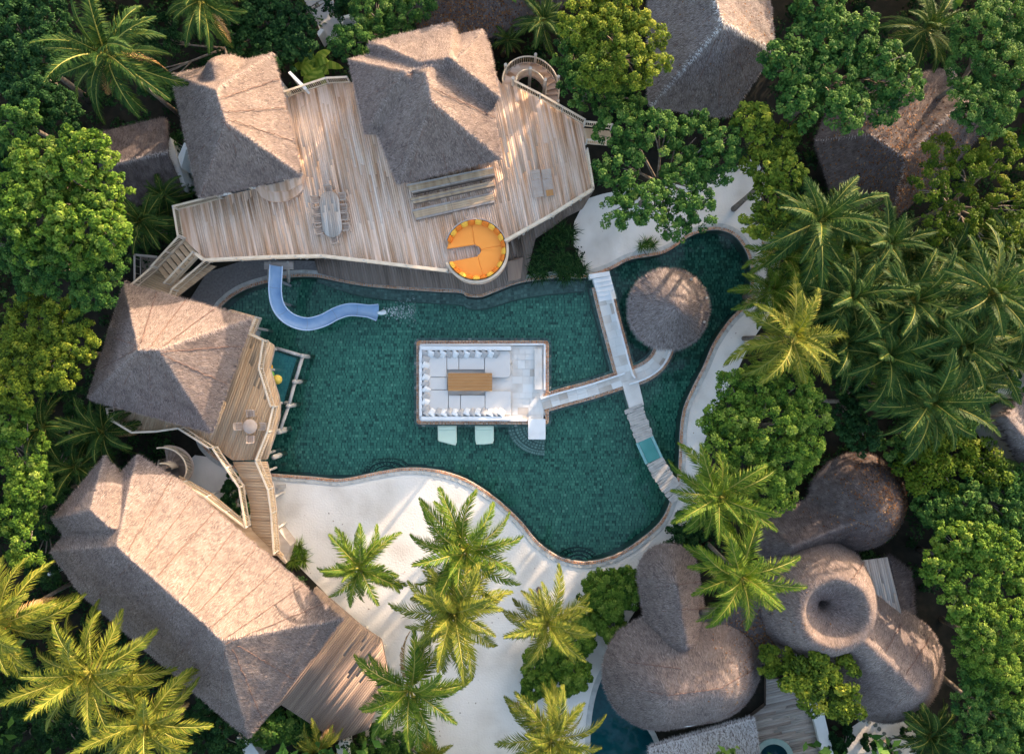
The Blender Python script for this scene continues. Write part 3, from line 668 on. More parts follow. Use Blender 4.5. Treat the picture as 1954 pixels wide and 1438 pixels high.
# pillows
def pillow_mesh(name):
    V, F = [], []; n, m = 10, 8
    for i in range(n + 1):
        for j in range(m + 1):
            u, v = i / n * 2 - 1, j / m * 2 - 1
            bul = (1 - abs(u) ** 2.6) * (1 - abs(v) ** 2.6)
            V.append((u * .27 * (1 - .06 * v * v), v * .25 * (1 - .06 * u * u), .12 * bul ** .6))
    off = len(V); V += [(x, y, -z) for x, y, z in V]
    for i in range(n):
        for j in range(m):
            a = i * (m + 1) + j; q = (a, a + m + 1, a + m + 2, a + 1); F.append(q); F.append(tuple(off + k for k in q[::-1]))
    return npmesh(name, V, F, [.5] * len(F), True)
pm = {'white': pillow_mesh('pillow'), 'grey': pillow_mesh('pillow')}
pm['white'].materials.append(M['cotton']); pm['grey'].materials.append(M['linen_grey'])
ORD = ['first', 'second', 'third', 'fourth', 'fifth', 'sixth', 'seventh', 'eighth', 'ninth', 'tenth', 'eleventh', 'twelfth', 'thirteenth', 'fourteenth', 'fifteenth', 'sixteenth', 'seventeenth', 'eighteenth', 'nineteenth', 'twentieth', 'twenty-first', 'twenty-second']
def pillow(px, py, z, rot, col, side, i):
    o = bpy.data.objects.new('pillow', pm[col]); C.objects.link(o); o.location = W(px, py, z); o.scale = (1.05, 1.25, 1.0)
    o.rotation_euler = rot
    props(o, '%s pillow along the %s bench of the pool lounge, %s from the %s' % ('plump white' if col == 'white' else 'pale grey', side, ORD[i], 'north' if side == 'west' else 'west'), 'pillow', '%s pillows on the %s bench' % (col, side))
for i in range(13): pillow(810 + i * 11.3 + r.uniform(-1, 1), 675.5 + r.uniform(-.7, .7), .50, (math.radians(34), r.uniform(-.1, .1), r.uniform(-.75, -.35)), 'grey' if i % 2 == 0 else 'white', 'north', i)
for i in range(9): pillow(813 + r.uniform(-.7, .7), 686 + i * 11.6, .50, (math.radians(34), r.uniform(-.1, .1), math.pi / 2 + r.uniform(-.75, -.35)), 'white' if i % 2 else 'grey', 'west', i)
for i in range(14): pillow(816 + i * 10.9 + r.uniform(-1, 1), 786 + r.uniform(-.7, .7), .50, (math.radians(-34), r.uniform(-.1, .1), r.uniform(-.75, -.35)), 'white' if i % 2 else 'grey', 'south', i)
# wooden table
tb = thing('low_table', 'oblong orange-brown wooden table in the middle of the pool lounge', 'table', W(897, 728, .06))
for i in range(6):
    q = MB(); y0 = 711.5 + i * 5.7; q.prism(XY(WL([(855, y0), (939, y0), (939, y0 + 5.5), (855, y0 + 5.5)], .7)), .64, .71, .2 + .6 * r.random()); q.build('plank', M['table'], tb)
for x, y in ((862, 716), (932, 716), (862, 741), (932, 741)):
    q = MB(); q.box(W(x, y, .35), (.12, .12, .58)); q.build('leg', M['table'], tb)
# exit step and curved underwater steps
es = thing('pool_steps', 'white landing slab with curved stone steps going down into the water', 'steps', W(1024, 830, 0))
slab(es, 'landing', 1008, 799, 1041, 838, -.25, .22, M['white'])
cst = W(1040, 812); 
for i, rr in enumerate((72, 58, 44)):
    P = [(cst.x, cst.y)] + [(cst.x - rr * PX * math.cos(a), cst.y - rr * .82 * PX * math.sin(a)) for a in [k * math.pi / 2 / 12 for k in range(13)]]
    q = MB(); q.prism(P, -1.47, -.75 + i * .2, .5); st = q.build('step', M['ledge'], es)
    arc = [(cst.x - rr * PX * math.cos(a), cst.y - rr * .82 * PX * math.sin(a)) for a in [k * math.pi / 2 / 12 for k in range(13)]]
    arc2 = [(cst.x - (rr - 13) * PX * math.cos(a), cst.y - (rr - 13) * .82 * PX * math.sin(a)) for a in [k * math.pi / 2 / 12 for k in range(13)]]
    q = MB(); stones(q, arc, arc2, -.745 + i * .2, 2, .22, False, 9 + i); q.build('step_stone', M['coping'], st, kind='stuff')
# rounded stone entry steps under water on the south shore
for (ux, uy, ur), t_ in (((735, 903, 46), 'west'), ((1105, 1072, 38), 'east')):
    uc = W(ux, uy); q = MB()
    for i, k in enumerate((1.0, .72, .45)):
        q.prism([(uc.x + ur * PX * k * math.cos(a), uc.y + ur * PX * k * .55 * math.sin(a)) for a in [math.pi * j / 14 for j in range(15)]], -1.48, -1.1 + .3 * i)
    u_ = props(q.build('underwater_step', M['tile_joint']), kind='structure', label='rounded entry steps under water on the south shore, %s pair' % t_)
    q = MB()
    for i, k in enumerate((1.0, .72, .45)):
        a_ = [(uc.x + ur * PX * k * math.cos(a), uc.y + ur * PX * k * .55 * math.sin(a)) for a in [math.pi * j / 14 for j in range(15)]]
        b_ = [(uc.x + ur * PX * (k - .2) * math.cos(a), uc.y + ur * PX * (k - .2) * .55 * math.sin(a)) for a in [math.pi * j / 14 for j in range(15)]]
        stones(q, a_, b_, -1.095 + .3 * i, 2, .22, False, 31 + i)
    q.build('step_stone', M['tile'], u_, kind='stuff')
# tanning pads in the water
for x0, t in ((835, 'west'), (906, 'east')):
    s = 1 if t == 'west' else -1
    P = XY(WL([(x0, 812), (x0 + 36, 812), (x0 + 36.5, 842 + 2 * s), (x0 + 34, 848 + 2 * s), (x0 + 18, 847 - s), (x0 + 3, 845 - 3 * s), (x0 + .5, 840)], -.1))
    f = thing('floating_lounger', 'pale mint floating lounger against the south wall of the lounge, %s one of two' % t, 'lounger', W(x0 + 18, 830, -.2), group='floating loungers')
    q = MB(); cushion(q, P, -.24, -.08, .06); q.build('pad', M['mint'], f)
    q = MB(); cushion(q, XY(WL([(x0 + 3, 814), (x0 + 33, 814), (x0 + 33, 820), (x0 + 3, 820)])), -.085, -.02, .03); q.build('head_pad', M['mint'], f)
# walkways
def walkway(name, label, line, hw, zoff, curb=None, step=.55, pave=True):
    ln = smooth_poly(XY(WL(line)), 6, False); hw *= PX
    w = thing(name, label, 'walkway', (ln[len(ln) // 2][0], ln[len(ln) // 2][1], 0))
    L5, R5 = offset(ln, -(hw + .44), False), offset(ln, hw + .44, False)
    q = MB(); band(q, L5, R5, -1.46, -.29 + zoff, False); b = q.build('base', M['ledge'], w)
    L4, R4 = offset(ln, -(hw + .24), False), offset(ln, hw + .24, False)
    q = MB(); band(q, L4, R4, -1.45, -.01 + zoff * .3, False); k_ = q.build('kerb', M['coping'], w)
    L3, R3 = offset(ln, -hw, False), offset(ln, hw, False)
    q = MB(); stones(q, L4, L3, .0, 2, .13, False, 11); stones(q, R3, R4, .0, 2, .13, False, 12); q.build('pebble', M['pebble'], k_, kind='stuff')
    q = MB(); stones(q, L5, L4, -.285 + zoff, 1, .34, False, 13); stones(q, R4, R5, -.285 + zoff, 1, .34, False, 14); q.build('ledge_stone', M['ledge'], b, kind='stuff')
    q = MB(); band(q, L3, R3, -.05, .085 + zoff, False, .6); q.build('bed', M['stone'], w)
    if pave:
        i = 0; n_ = len(ln)
        while i < n_ - 1:
            d = 0; j = i
            while j < n_ - 1 and d < step: d += math.dist(ln[j], ln[j + 1]); j += 1
            cut = r.uniform(.3, .7)
            for (u0, u1) in ((0, cut), (cut, 1)):
                g = lambda k_, u: (L3[k_][0] + (R3[k_][0] - L3[k_][0]) * u, L3[k_][1] + (R3[k_][1] - L3[k_][1]) * u)
                q = MB(); q.prism([g(i, u0 + .01), g(i, u1 - .01), g(j, u1 - .01), g(j, u0 + .01)], .084 + zoff, .10 + zoff + r.uniform(0, .006), min(1, max(0, r.gauss(.55, .26))), .03); q.build('paving_stone', M['stone'], w)
            i = j
    if curb:
        for sgn in curb:
            a_ = offset(ln, sgn * (hw - .13), False); b_ = offset(ln, sgn * hw, False)
            q = MB(); band(q, a_, b_, .08, .36 + zoff, False); q.build('curb', M['white'], w)
    return w
walkway('stone_walkway', 'stone walkway running from the lounge island east to the walkway crossing', [(1034, 770), (1075, 758), (1130, 743), (1194, 722)], 12, .0, (-1,))
wk = walkway('stone_walkway', 'long stone walkway with white kerb from the north shore down to the crossing', [(1149, 545), (1156, 575), (1166, 615), (1178, 660), (1192, 712), (1200, 728)], 14, .004, (-1,))
walkway('stone_walkway', 'curved stone walkway from the crossing to the round thatched hut', [(1196, 722), (1225, 712), (1250, 695), (1265, 672), (1272, 645)], 13, .008, (1,))
q = MB(); q.prism(XY(WL([(1187, 730), (1217, 722), (1229, 772), (1202, 781)], .2)), -1.4, .19); q.build('landing', M['stone'], wk)
for i in range(6):     # white steps at the north end
    y0 = 524 + i * 8.5; x0 = 1129 + i * 2.6
    q = MB(); q.prism(XY(WL([(x0 - (6 if i == 0 else 0), y0), (x0 + 33, y0 - 6), (x0 + 35, y0 + 2.5), (x0 + 2 - (6 if i == 0 else 0), y0 + 8.5)], .4)), -.5, .62 - i * .085); q.build('step', M['white'], wk)
q = MB(); q.prism(circ(1276, 592, 62, 0), -1.4, .12, .5); 
hut = thing('thatched_hut', 'round thatched hut standing in the pool at the end of the curved walkway', 'hut', W(1276, 592, 0))
q.build('platform', M['stone'], hut)
for k in range(8):
    a = k * math.pi / 4 + .3; c_ = W(1276, 592, 0); p_ = Vector((c_.x + 2.3 * math.cos(a), c_.y + 2.3 * math.sin(a), .1))
    q = MB(); q.tube([p_, p_ + Vector((0, 0, 2.6))], .09, 8); q.build('post', M['log'], hut)
make_roof(hut, [cap_prim((1292, 583), (1292.1, 583), 3.0, 2.1, 4.9, 1.2)], .14, 2, .05, 'straw_grey', dens=420, seed=21, blade=(.15, .4), fringe=1.6)
# plank and glass bridge
br = thing('plank_bridge', 'narrow weathered plank bridge with a teal glass panel crossing the pool to the east bank', 'bridge', W(1240, 860, .2))
bl_ = smooth_poly([(1208, 776), (1219, 806), (1236, 852), (1254, 888), (1275, 922), (1297, 948)], 8, False)
acc = 0; n_ = len(bl_); i = 0; s_ = 0.0
cum = [0]
for a_, b_ in zip(bl_[:-1], bl_[1:]): cum.append(cum[-1] + math.dist(a_, b_))
def at_len(s):
    for k in range(len(cum) - 1):
        if cum[k + 1] >= s:
            t = (s - cum[k]) / (cum[k + 1] - cum[k]); return (bl_[k][0] + (bl_[k + 1][0] - bl_[k][0]) * t, bl_[k][1] + (bl_[k + 1][1] - bl_[k][1]) * t), math.atan2(-(bl_[k + 1][1] - bl_[k][1]), bl_[k + 1][0] - bl_[k][0])
    return bl_[-1], -.8
s_ = 0; 
while s_ < cum[-1] - 2:
    (x, y), ang = at_len(s_ + 2.4)
    if not (66 < s_ < 108):
        q = MB(); q.box(W(x, y, .22 + r.uniform(-.02, .02)), (.175, (36 + r.uniform(-3, 3)) * PX, .06), ang + r.uniform(-.05, .05), r.random()); q.build('plank', M['log'], br)
    s_ += 4.8
(gx_, gy_), ga = at_len(88)
q = MB(); q.box(W(gx_, gy_, .24), (1.72, 1.0, .04), ga); q.build('glass_panel', M['glasspanel'], br)
for sg in (-1, 1):
    q = MB(); c_ = W(gx_, gy_, .25); q.box((c_.x - sg * math.sin(ga) * .62, c_.y + sg * math.cos(ga) * .62, .25), (1.74, .2, .06), ga); q.build('panel_frame', mk('pale_teal_frame', [(.16, .36, .36), (.26, .46, .46)], .4, 4, tone=0) if sg < 0 else bpy.data.materials['pale_teal_frame'], br)
    q = MB(); ofs = offset([(W(*p).x, W(*p).y) for p in bl_], sg * .5, False); q.tube([(p[0], p[1], .12) for p in ofs], .07, 6); q.build('beam', M['log'], br)
for s_ in (30, 60, 115, 150):
    (x, y), a_ = at_len(s_); p_ = W(x, y, 0)
    q = MB(); q.tube([(p_.x, p_.y, -1.49), (p_.x, p_.y, .1)], .1, 7); q.build('pile', M['log'], br)
# ------------------------------------------------------------------ houses
def inset_wall(root, px, ze, z0, z1, f=.84, mat='wall', name='wall'):
    P = XY(WL(px, ze)); cx = sum(p[0] for p in P) / len(P); cy = sum(p[1] for p in P) / len(P)
    q = MB(); q.prism([(cx + (p[0] - cx) * f, cy + (p[1] - cy) * f) for p in P], z0, z1); return q.build(name, M[mat], root)
def wall_door_windows(root, px, ze, z0, f=.84, which=(0,)):
    """openings on the named sides of the inset wall: a dark pane in a wooden frame"""
    P = XY(WL(px, ze)); cx = sum(p[0] for p in P) / len(P); cy = sum(p[1] for p in P) / len(P)
    Q = [(cx + (p[0] - cx) * f, cy + (p[1] - cy) * f) for p in P]; n = len(Q)
    for i in which:
        a, b = Vector((*Q[i], 0)), Vector((*Q[(i + 1) % n], 0)); d = (b - a).normalized(); o = Vector((d.y, -d.x, 0))
        mid = (a + b) / 2
        if (mid + o - Vector((cx, cy, 0))).length < (mid - Vector((cx, cy, 0))).length: o = -o
        for t in (.3, .7):
            c = a + (b - a) * t + o * .03; 
            q = MB(); q.box((c.x, c.y, z0 + 1.1), (1.5, .08, 1.9), math.atan2(d.y, d.x)); w = q.build('window', M['rail'], root)
            c = c + o * .045
            q = MB(); q.box((c.x, c.y, z0 + 1.1), (1.3, .03, 1.7), math.atan2(d.y, d.x)); q.build('pane', M['lace'], w)

ZA, RA = 6.3, 10.3
hA = thing('thatched_house', 'hip-roofed thatched house on the west side of the upper deck', 'house', W(450, 240, 0))
pa = [(378, 380, ZA), (578, 336, ZA), (522, 102, ZA), (326, 142, ZA), (430, 232, RA), (412, 172, RA - .1)]
make_roof(hA, [tri_prim(pa, [(0, 1, 4), (1, 2, 5, 4), (2, 3, 5), (3, 0, 4, 5)]), cap_prim((405, 122), (410, 150), 1.75, ZA - .05, 9.0, 1.5)], seed=31, ridges=[(*pa[4], *pa[0]), (*pa[4], *pa[1]), (*pa[5], *pa[2]), (*pa[5], *pa[3]), (*pa[4], *pa[5])],
          seams=[(430, 232, 475, 360), (430, 232, 385, 375), (418, 190, 535, 150), (426, 215, 550, 205), (428, 225, 563, 270), (415, 185, 335, 190), (424, 212, 350, 255), (428, 228, 363, 315), (430, 235, 520, 348)])
inset_wall(hA, [p[:2] for p in pa[:4]], ZA, .0, 6.6, .86, 'white')
wall_door_windows(hA, [p[:2] for p in pa[:4]], ZA, 4.0, .86, (0, 1))
ZB, RB = 6.3, 10.6
hB = thing('thatched_house', 'many-gabled thatched house in the centre of the upper deck', 'house', W(815, 200, 0))
pb = [(757, 354, ZB), (957, 304, ZB), (923, 56, ZB), (664, 113, ZB), (823, 192, RB), (812, 138, RB)]
make_roof(hB, [tri_prim(pb, [(0, 1, 4), (1, 2, 5, 4), (2, 3, 5), (3, 0, 4, 5)]),
               tri_prim([(703, 80, ZB), (865, 42, ZB), (874, 60, ZB + .3), (862, 112, RB - .2), (806, 120, RB - .3), (728, 84, ZB + 1.1), (702, 94, ZB), (795, 132, RB - .9)], [(0, 1, 4, 5), (1, 2, 3, 4), (5, 4, 7, 6), (0, 5, 6)]),
               tri_prim([(862, 112, RB - .2), (955, 186, ZB + .9), (942, 211, ZB), (842, 126, RB - .6), (934, 85, ZB), (921, 56, ZB + .1)], [(0, 1, 2, 3), (0, 4, 1), (0, 5, 4)]),
               tri_prim([(770, 132, RB - .3), (706, 236, ZB + .9), (724, 259, ZB), (788, 150, RB - .5), (664, 113, ZB), (695, 256, ZB + .1)], [(0, 1, 2, 3), (0, 4, 5, 1), (1, 5, 2)])],
          blur=2, seed=32, ridges=[(*pb[4], *pb[0]), (*pb[4], *pb[1]), (*pb[4], *pb[5]), (862, 112, RB - .2, 921, 56, ZB + .1), (770, 132, RB - .3, 664, 113, ZB), (862, 112, RB - .2, 955, 186, ZB + .9), (770, 132, RB - .3, 706, 236, ZB + .9), (770, 132, RB - .2, 862, 112, RB - .2), (728, 84, ZB + 1.1, 806, 120, RB - .3)], seams=[(823, 192, 855, 335), (823, 192, 780, 345), (823, 195, 925, 312), (818, 165, 945, 225), (815, 150, 760, 330), (812, 145, 740, 290), (790, 140, 690, 190)])
inset_wall(hB, [p[:2] for p in pb[:4]], ZB, 0, 6.6, .84, 'white')
wall_door_windows(hB, [p[:2] for p in pb[:4]], ZB, 4.0, .84, (0, 1, 3))
ZC, RC = 5.6, 10.0
hC = thing('thatched_house', 'tall dark thatched house cut off by the top edge of the picture', 'house', W(1360, 60, 0))
pc = [(1238, 206, ZC), (1392, 226, 2.4), (1480, 98, ZC), (1462, -90, ZC), (1235, -110, ZC), (1378, 44, RC), (1350, -50, RC)]
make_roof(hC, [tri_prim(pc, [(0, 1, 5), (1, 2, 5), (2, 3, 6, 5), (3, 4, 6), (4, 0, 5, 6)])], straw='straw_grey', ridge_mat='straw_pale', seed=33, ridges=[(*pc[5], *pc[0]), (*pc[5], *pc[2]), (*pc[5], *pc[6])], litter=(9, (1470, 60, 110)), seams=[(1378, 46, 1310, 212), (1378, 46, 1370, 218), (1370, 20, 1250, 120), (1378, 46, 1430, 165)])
inset_wall(hC, [p[:2] for p in (pc[0], pc[2], pc[3], pc[4])], ZC, 0, 5.7, .72)
ZD, RD = 5.3, 9.4
hD = thing('thatched_house', 'pyramid-roofed thatched house with a terrace over the west side of the pool', 'house', W(320, 690, 0))
pd = [(166, 762, ZD), (405, 827, ZD), (484, 606, ZD), (236, 538, ZD), (264, 668, RD), (303, 668, RD)]
make_roof(hD, [tri_prim(pd, [(0, 1, 5, 4), (1, 2, 5), (2, 3, 4, 5), (3, 0, 4)])], seed=34, ridges=[(*pd[4], *pd[0]), (*pd[5], *pd[1]), (*pd[5], *pd[2]), (*pd[4], *pd[3]), (*pd[4], *pd[5])],
          seams=[(270, 655, 300, 556), (285, 665, 355, 572), (302, 668, 410, 588), (303, 672, 460, 660), (303, 674, 440, 735), (270, 672, 215, 775), (285, 672, 290, 795), (302, 674, 350, 812), (262, 660, 205, 640), (263, 665, 190, 705)])
inset_wall(hD, [p[:2] for p in pd[:4]], ZD, 0, 5.6, .78, 'wall')
wall_door_windows(hD, [p[:2] for p in pd[:4]], ZD, 3.0, .78, (1, 0))
ZE, RE = 5.0, 9.9
hE = thing('thatched_house', 'largest thatched house with a long sunlit roof at the lower left', 'house', W(370, 1130, 0))
pe = [(262, 866, ZE), (350, 920, ZE), (656, 1180, ZE), (474, 1410, ZE), (158, 1137, ZE), (95, 1052, ZE), (222, 1042, RE - .2), (318, 1127, RE), (423, 1222, RE + .2), (262, 905, ZE + 1.6)]
make_roof(hE, [tri_prim(pe, [(0, 1, 7, 6), (1, 2, 8, 7), (2, 3, 8), (3, 4, 7, 8), (4, 5, 6, 7), (5, 0, 6)]),
               tri_prim([(200, 868, ZE), (229, 893, ZE + .1), (216, 1012, RE - .7), (172, 974, RE - 1.6), (98, 990, ZE), (120, 1020, ZE)], [(0, 1, 2, 3), (0, 3, 4), (4, 3, 2, 5)])],
          blur=2, seed=35, ridges=[(*pe[6], *pe[7]), (*pe[7], *pe[8]), (*pe[8], *pe[2]), (*pe[8], *pe[3]), (*pe[6], *pe[5]), (*pe[7], *pe[4]), (*pe[6], *pe[0]), (172, 974, RE - 1.6, 98, 990, ZE), (172, 974, RE - 1.6, 216, 1012, RE - .7), (172, 974, RE - 1.6, 200, 868, ZE)], seams=[(240, 1058, 330, 910), (268, 1082, 375, 940), (295, 1105, 412, 972), (345, 1150, 450, 1006), (372, 1175, 492, 1042), (398, 1200, 535, 1078), (423, 1222, 578, 1115), (435, 1225, 618, 1150),
                                  (255, 1072, 175, 1150), (300, 1112, 225, 1190), (345, 1152, 270, 1232), (390, 1192, 320, 1275), (423, 1226, 365, 1318), (430, 1235, 420, 1360), (445, 1235, 500, 1370), (455, 1230, 560, 1295)])
inset_wall(hE, [(255, 885), (350, 925), (650, 1182), (474, 1400), (160, 1137), (110, 1040)], ZE, 0, 5.3, .66, 'wall')
for nm, lab, P, ze, zr, tri, kw in [
    ('thatched_house', 'dark thatched house buried in the trees at the upper right', [(1553, 270), (1590, 385), (1700, 425), (1800, 340), (1885, 245), (1815, 128), (1690, 150), (1585, 195), (1660, 256), (1728, 302), (1836, 197)], 3.2, 5.8,
     [(0, 1, 8), (1, 2, 9, 8), (2, 3, 9), (3, 4, 10, 9), (4, 5, 10), (5, 6, 8, 9, 10), (6, 7, 8), (7, 0, 8)], dict(litter=(75, (1730, 380, 110)), ridges=[(1660, 256, 5.8, 1728, 302, 5.8), (1728, 302, 5.8, 1836, 197, 5.8), (1836, 197, 5.8, 1815, 128, 3.2), (1660, 256, 5.8, 1553, 270, 3.2), (1728, 302, 5.8, 1700, 425, 3.2)], ridge_mat='straw_grey')),
    ('thatched_house', 'low leaf-strewn thatched roof at the top edge behind the gabled house', [(770, -80), (795, 62), (942, 72), (1080, 12), (1100, -100), (860, -60), (1010, -70)], 3.0, 5.5,
     [(0, 1, 5), (1, 2, 6, 5), (2, 3, 6), (3, 4, 6), (4, 0, 5, 6)], dict(litter=(90, (890, 10, 110)))),
    ('thatched_house', 'small dark thatched house with a white gable wall at the upper left', [(175, 255), (318, 222), (352, 372), (210, 405), (196, 318), (320, 290)], 2.5, 4.3,
     [(0, 1, 5, 4), (1, 2, 5), (2, 3, 4, 5), (3, 0, 4)], dict(ridges=[(196, 318, 4.3, 320, 290, 4.3)], ridge_mat='straw_grey')),
    ('thatched_house', 'thatched roof corner at the right edge of the picture', [(1868, 792), (1962, 730), (2080, 800), (2050, 980), (1940, 905), (1918, 795), (1985, 870)], 3.4, 6.0,
     [(0, 1, 5), (1, 2, 6, 5), (2, 3, 6), (3, 4, 6), (4, 0, 5, 6)], {})]:
    nr = 3 if len(P) == 11 else 2; ne = len(P) - nr
    cxm = sum(p[0] for p in P[:ne]) / ne; cym = sum(p[1] for p in P[:ne]) / ne
    h_ = thing(nm, lab, 'house', W(cxm, cym, 0))
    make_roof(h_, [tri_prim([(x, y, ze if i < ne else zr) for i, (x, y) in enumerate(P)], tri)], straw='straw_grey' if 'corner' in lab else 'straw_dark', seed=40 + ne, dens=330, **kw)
    inset_wall(h_, P[:ne], ze, 0, ze + .3, .66, 'wall')
# lower-right villa: joined domes
vi = thing('thatched_villa', 'villa of joined round thatched domes, one with a funnel-shaped crater, at the lower right', 'house', W(1480, 1200, 0))
make_roof(vi, [cap_prim((1292, 1116), (1310, 1232), 2.25, 2.9, 5.9, 1.2)], seed=51, name='roof', seams=[(1250, 1120, 1345, 1108), (1245, 1165, 1350, 1160)]).__setitem__('label', 'narrow capsule-shaped thatch dome')
make_roof(vi, [cap_prim((1283, 1330), (1372, 1314), 4.25, 2.6, 6.8, 1.5)], seed=52, litter=(16, (1450, 1260, 60)), seams=[(1185, 1260, 1300, 1275), (1170, 1305, 1275, 1325), (1275, 1325, 1375, 1312), (1375, 1312, 1440, 1275), (1200, 1390, 1360, 1375), (1360, 1375, 1450, 1330)]).__setitem__('label', 'large oval thatch dome')
make_roof(vi, [ring_prim((1593, 1169), 6.6, [(.28, 4.9), (.6, 5.2), (1.8, 6.2), (2.1, 6.75), (2.3, 6.85), (2.7, 6.6), (3.3, 5.7), (4.1, 3.9), (4.5, 2.5)]), cap_prim((1648, 1222), (1751, 1316), 3.7, 2.5, 6.6, 1.15, 4.2)], blur=2, seed=53, litter=(7, (1480, 1230, 60)),
          seams=[(1690, 1240, 1720, 1190), (1728, 1285, 1775, 1215), (1740, 1310, 1680, 1380), (1700, 1270, 1640, 1330), (1512, 1120, 1485, 1090), (1500, 1180, 1478, 1190), (1625, 1105, 1655, 1065)]).__setitem__('label', 'ring-shaped thatch dome with central funnel and long tail')
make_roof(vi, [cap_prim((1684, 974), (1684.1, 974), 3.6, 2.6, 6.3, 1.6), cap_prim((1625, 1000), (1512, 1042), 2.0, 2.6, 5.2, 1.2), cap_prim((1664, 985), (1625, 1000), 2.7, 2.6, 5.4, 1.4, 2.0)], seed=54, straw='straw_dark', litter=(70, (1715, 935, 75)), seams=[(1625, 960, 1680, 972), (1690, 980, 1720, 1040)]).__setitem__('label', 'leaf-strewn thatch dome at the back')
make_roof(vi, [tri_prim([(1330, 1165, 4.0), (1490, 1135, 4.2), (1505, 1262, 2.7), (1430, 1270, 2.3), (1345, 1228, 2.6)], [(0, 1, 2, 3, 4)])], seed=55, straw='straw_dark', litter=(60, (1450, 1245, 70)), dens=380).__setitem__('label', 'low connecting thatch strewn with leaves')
make_roof(vi, [tri_prim([(1236, 1424, 2.3), (1335, 1412, 2.3), (1400, 1392, 2.3), (1440, 1366, 2.4), (1456, 1470, 1.8), (1236, 1480, 1.8)], [(0, 1, 2, 3, 4, 5)])], seed=56, straw='straw_pale', dens=420, noise=.015).__setitem__('label', 'pale lower thatch at the bottom edge')
make_roof(vi, [tri_prim([(1692, 1058, 3.0), (1738, 1090, 2.3), (1745, 1196, 2.3), (1718, 1185, 3.0)], [(0, 1, 2, 3)])], seed=57, straw='straw_dark', dens=300, blade=(.3, .6), fringe=2).__setitem__('label', 'thatch fringe beside the grey boards')
for P, f, z1 in [([(1250, 1095), (1320, 1090), (1330, 1240), (1265, 1245)], .9, 3.2), (circ(1300, 1305, 78, 2.6), 1, 2.9), (circ(1583, 1165, 85, 2.6), 1, 2.9), (circ(1712, 1285, 58, 2.6), 1, 2.9), (circ(1650, 965, 66, 2.6), 1, 2.9)]:
    q = MB(); PP = XY(WL(P, 2.6)) if f != 1 else P; q.prism(PP, 0, z1); q.build('wall', M['white'], vi)
ang = math.atan2(-(1186 - 1066), 1722 - 1697)
sr = thing('board_roof', 'sloping roof of grey weathered boards beside the crater-shaped thatch', 'roof', W(1685, 1120, 3.1), ang)
planks(sr, XY(WL([(1622, 1072), (1697, 1062), (1724, 1188), (1660, 1165)], 3.1)), 3.1, .16, M['wood_grey'], (4, 6), seed=5)
dk = thing('pool_deck', 'grey plank deck with a white wall and plunge pool at the bottom edge', 'deck', W(1500, 1390, .5), math.radians(13))
ddp = XY(WL([(1462, 1288), (1500, 1300), (1542, 1332), (1572, 1450), (1574, 1500), (1430, 1500), (1430, 1370), (1462, 1345)], .5))
planks(dk, ddp, .5, .2, M['wood_grey'], (2.5, 5), seed=6)
q = MB(); q.prism(ddp, .05, .44); q.build('frame', M['wood_dark'], dk)
q = MB(); q.prism(XY(WL([(1541, 1325), (1568, 1342), (1592, 1445), (1605, 1500), (1580, 1500), (1571, 1445)], .9)), 0, .95); q.build('side_wall', M['white'], dk)
q = MB(); ring = circ(1476, 1446, 28, .5); band(q, ring, offset(ring, .42), .3, .58, True); q.build('pool_rim', mk('teal_rim', [(.24, .36, .34), (.38, .48, .45)], .6, 3, tone=0), dk)
q = MB(); q.prism(ring, .3, .54); q.build('pool_water', mk('deep_water', [(.004, .025, .04), (.006, .035, .05)], .05, 1, tone=0, spec=.5), dk)
q = MB(); q.box(W(1432, 1365, .75), (.0001, .0001, .0001)) if False else None
for i in range(9):
    t = i / 8; x = 1640 + 78 * t; y = 1372 + 62 * t ** 1.8
    q = MB(); c_ = W(x + r.uniform(-2, 2), y, 0); k_ = r.uniform(.15, .21)
    P = [(c_.x + k_ * r.uniform(.8, 1.15) * math.cos(a), c_.y + k_ * r.uniform(.8, 1.15) * math.sin(a)) for a in [2 * math.pi * j / 9 for j in range(9)]]
    q.prism(P, .0, .05, .3, .1); props(q.build('stepping_stone', M['ledge']), 'dark round stepping stone in the sandy path behind the villa, %s from the left' % ORD[i], 'stone', 'stepping stones behind the villa')

# ------------------------------------------------------------------ upper deck
ZD4 = 4.0
DECK_PX = [(342, 400), (352, 457), (384, 488), (399, 500), (525, 494), (620, 492), (700, 501), (858, 520), (905, 530), (960, 468), (1130, 366), (1117, 290), (1113, 238), (1030, 190), (978, 163), (955, 160), (940, 130), (800, 140),
           (668, 158), (628, 160), (549, 186), (470, 190), (440, 370), (420, 379)]
dpoly = XY(WL(DECK_PX, ZD4)); th_d = math.atan2(.98, -.20)
deck = thing('upper_deck', 'wide upper deck of weathered boards round the two northern thatched houses', 'deck', W(740, 350, 0), th_d)
planks(deck, dpoly, ZD4, .15, M['wood'], (3.5, 7.5), seed=1)
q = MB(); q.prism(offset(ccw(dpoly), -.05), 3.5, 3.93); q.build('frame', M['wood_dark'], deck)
railing(deck, WL([(342, 400), (425, 379)], ZD4)); railing(deck, WL([(352, 457), (343, 402)], ZD4))
railing(deck, WL([(384, 488), (399, 500), (525, 494), (620, 492), (700, 501), (780, 511), (855, 520)], ZD4), rail=(.2, .07), step=.16)
railing(deck, WL([(964, 464), (1050, 416), (1130, 366)], ZD4), rail=(.2, .07), step=.16)
railing(deck, WL([(1130, 366), (1118, 292)], ZD4)); railing(deck, WL([(1114, 238), (1030, 190), (979, 164)], ZD4))
railing(deck, WL([(549, 186), (628, 160), (668, 158)], ZD4))
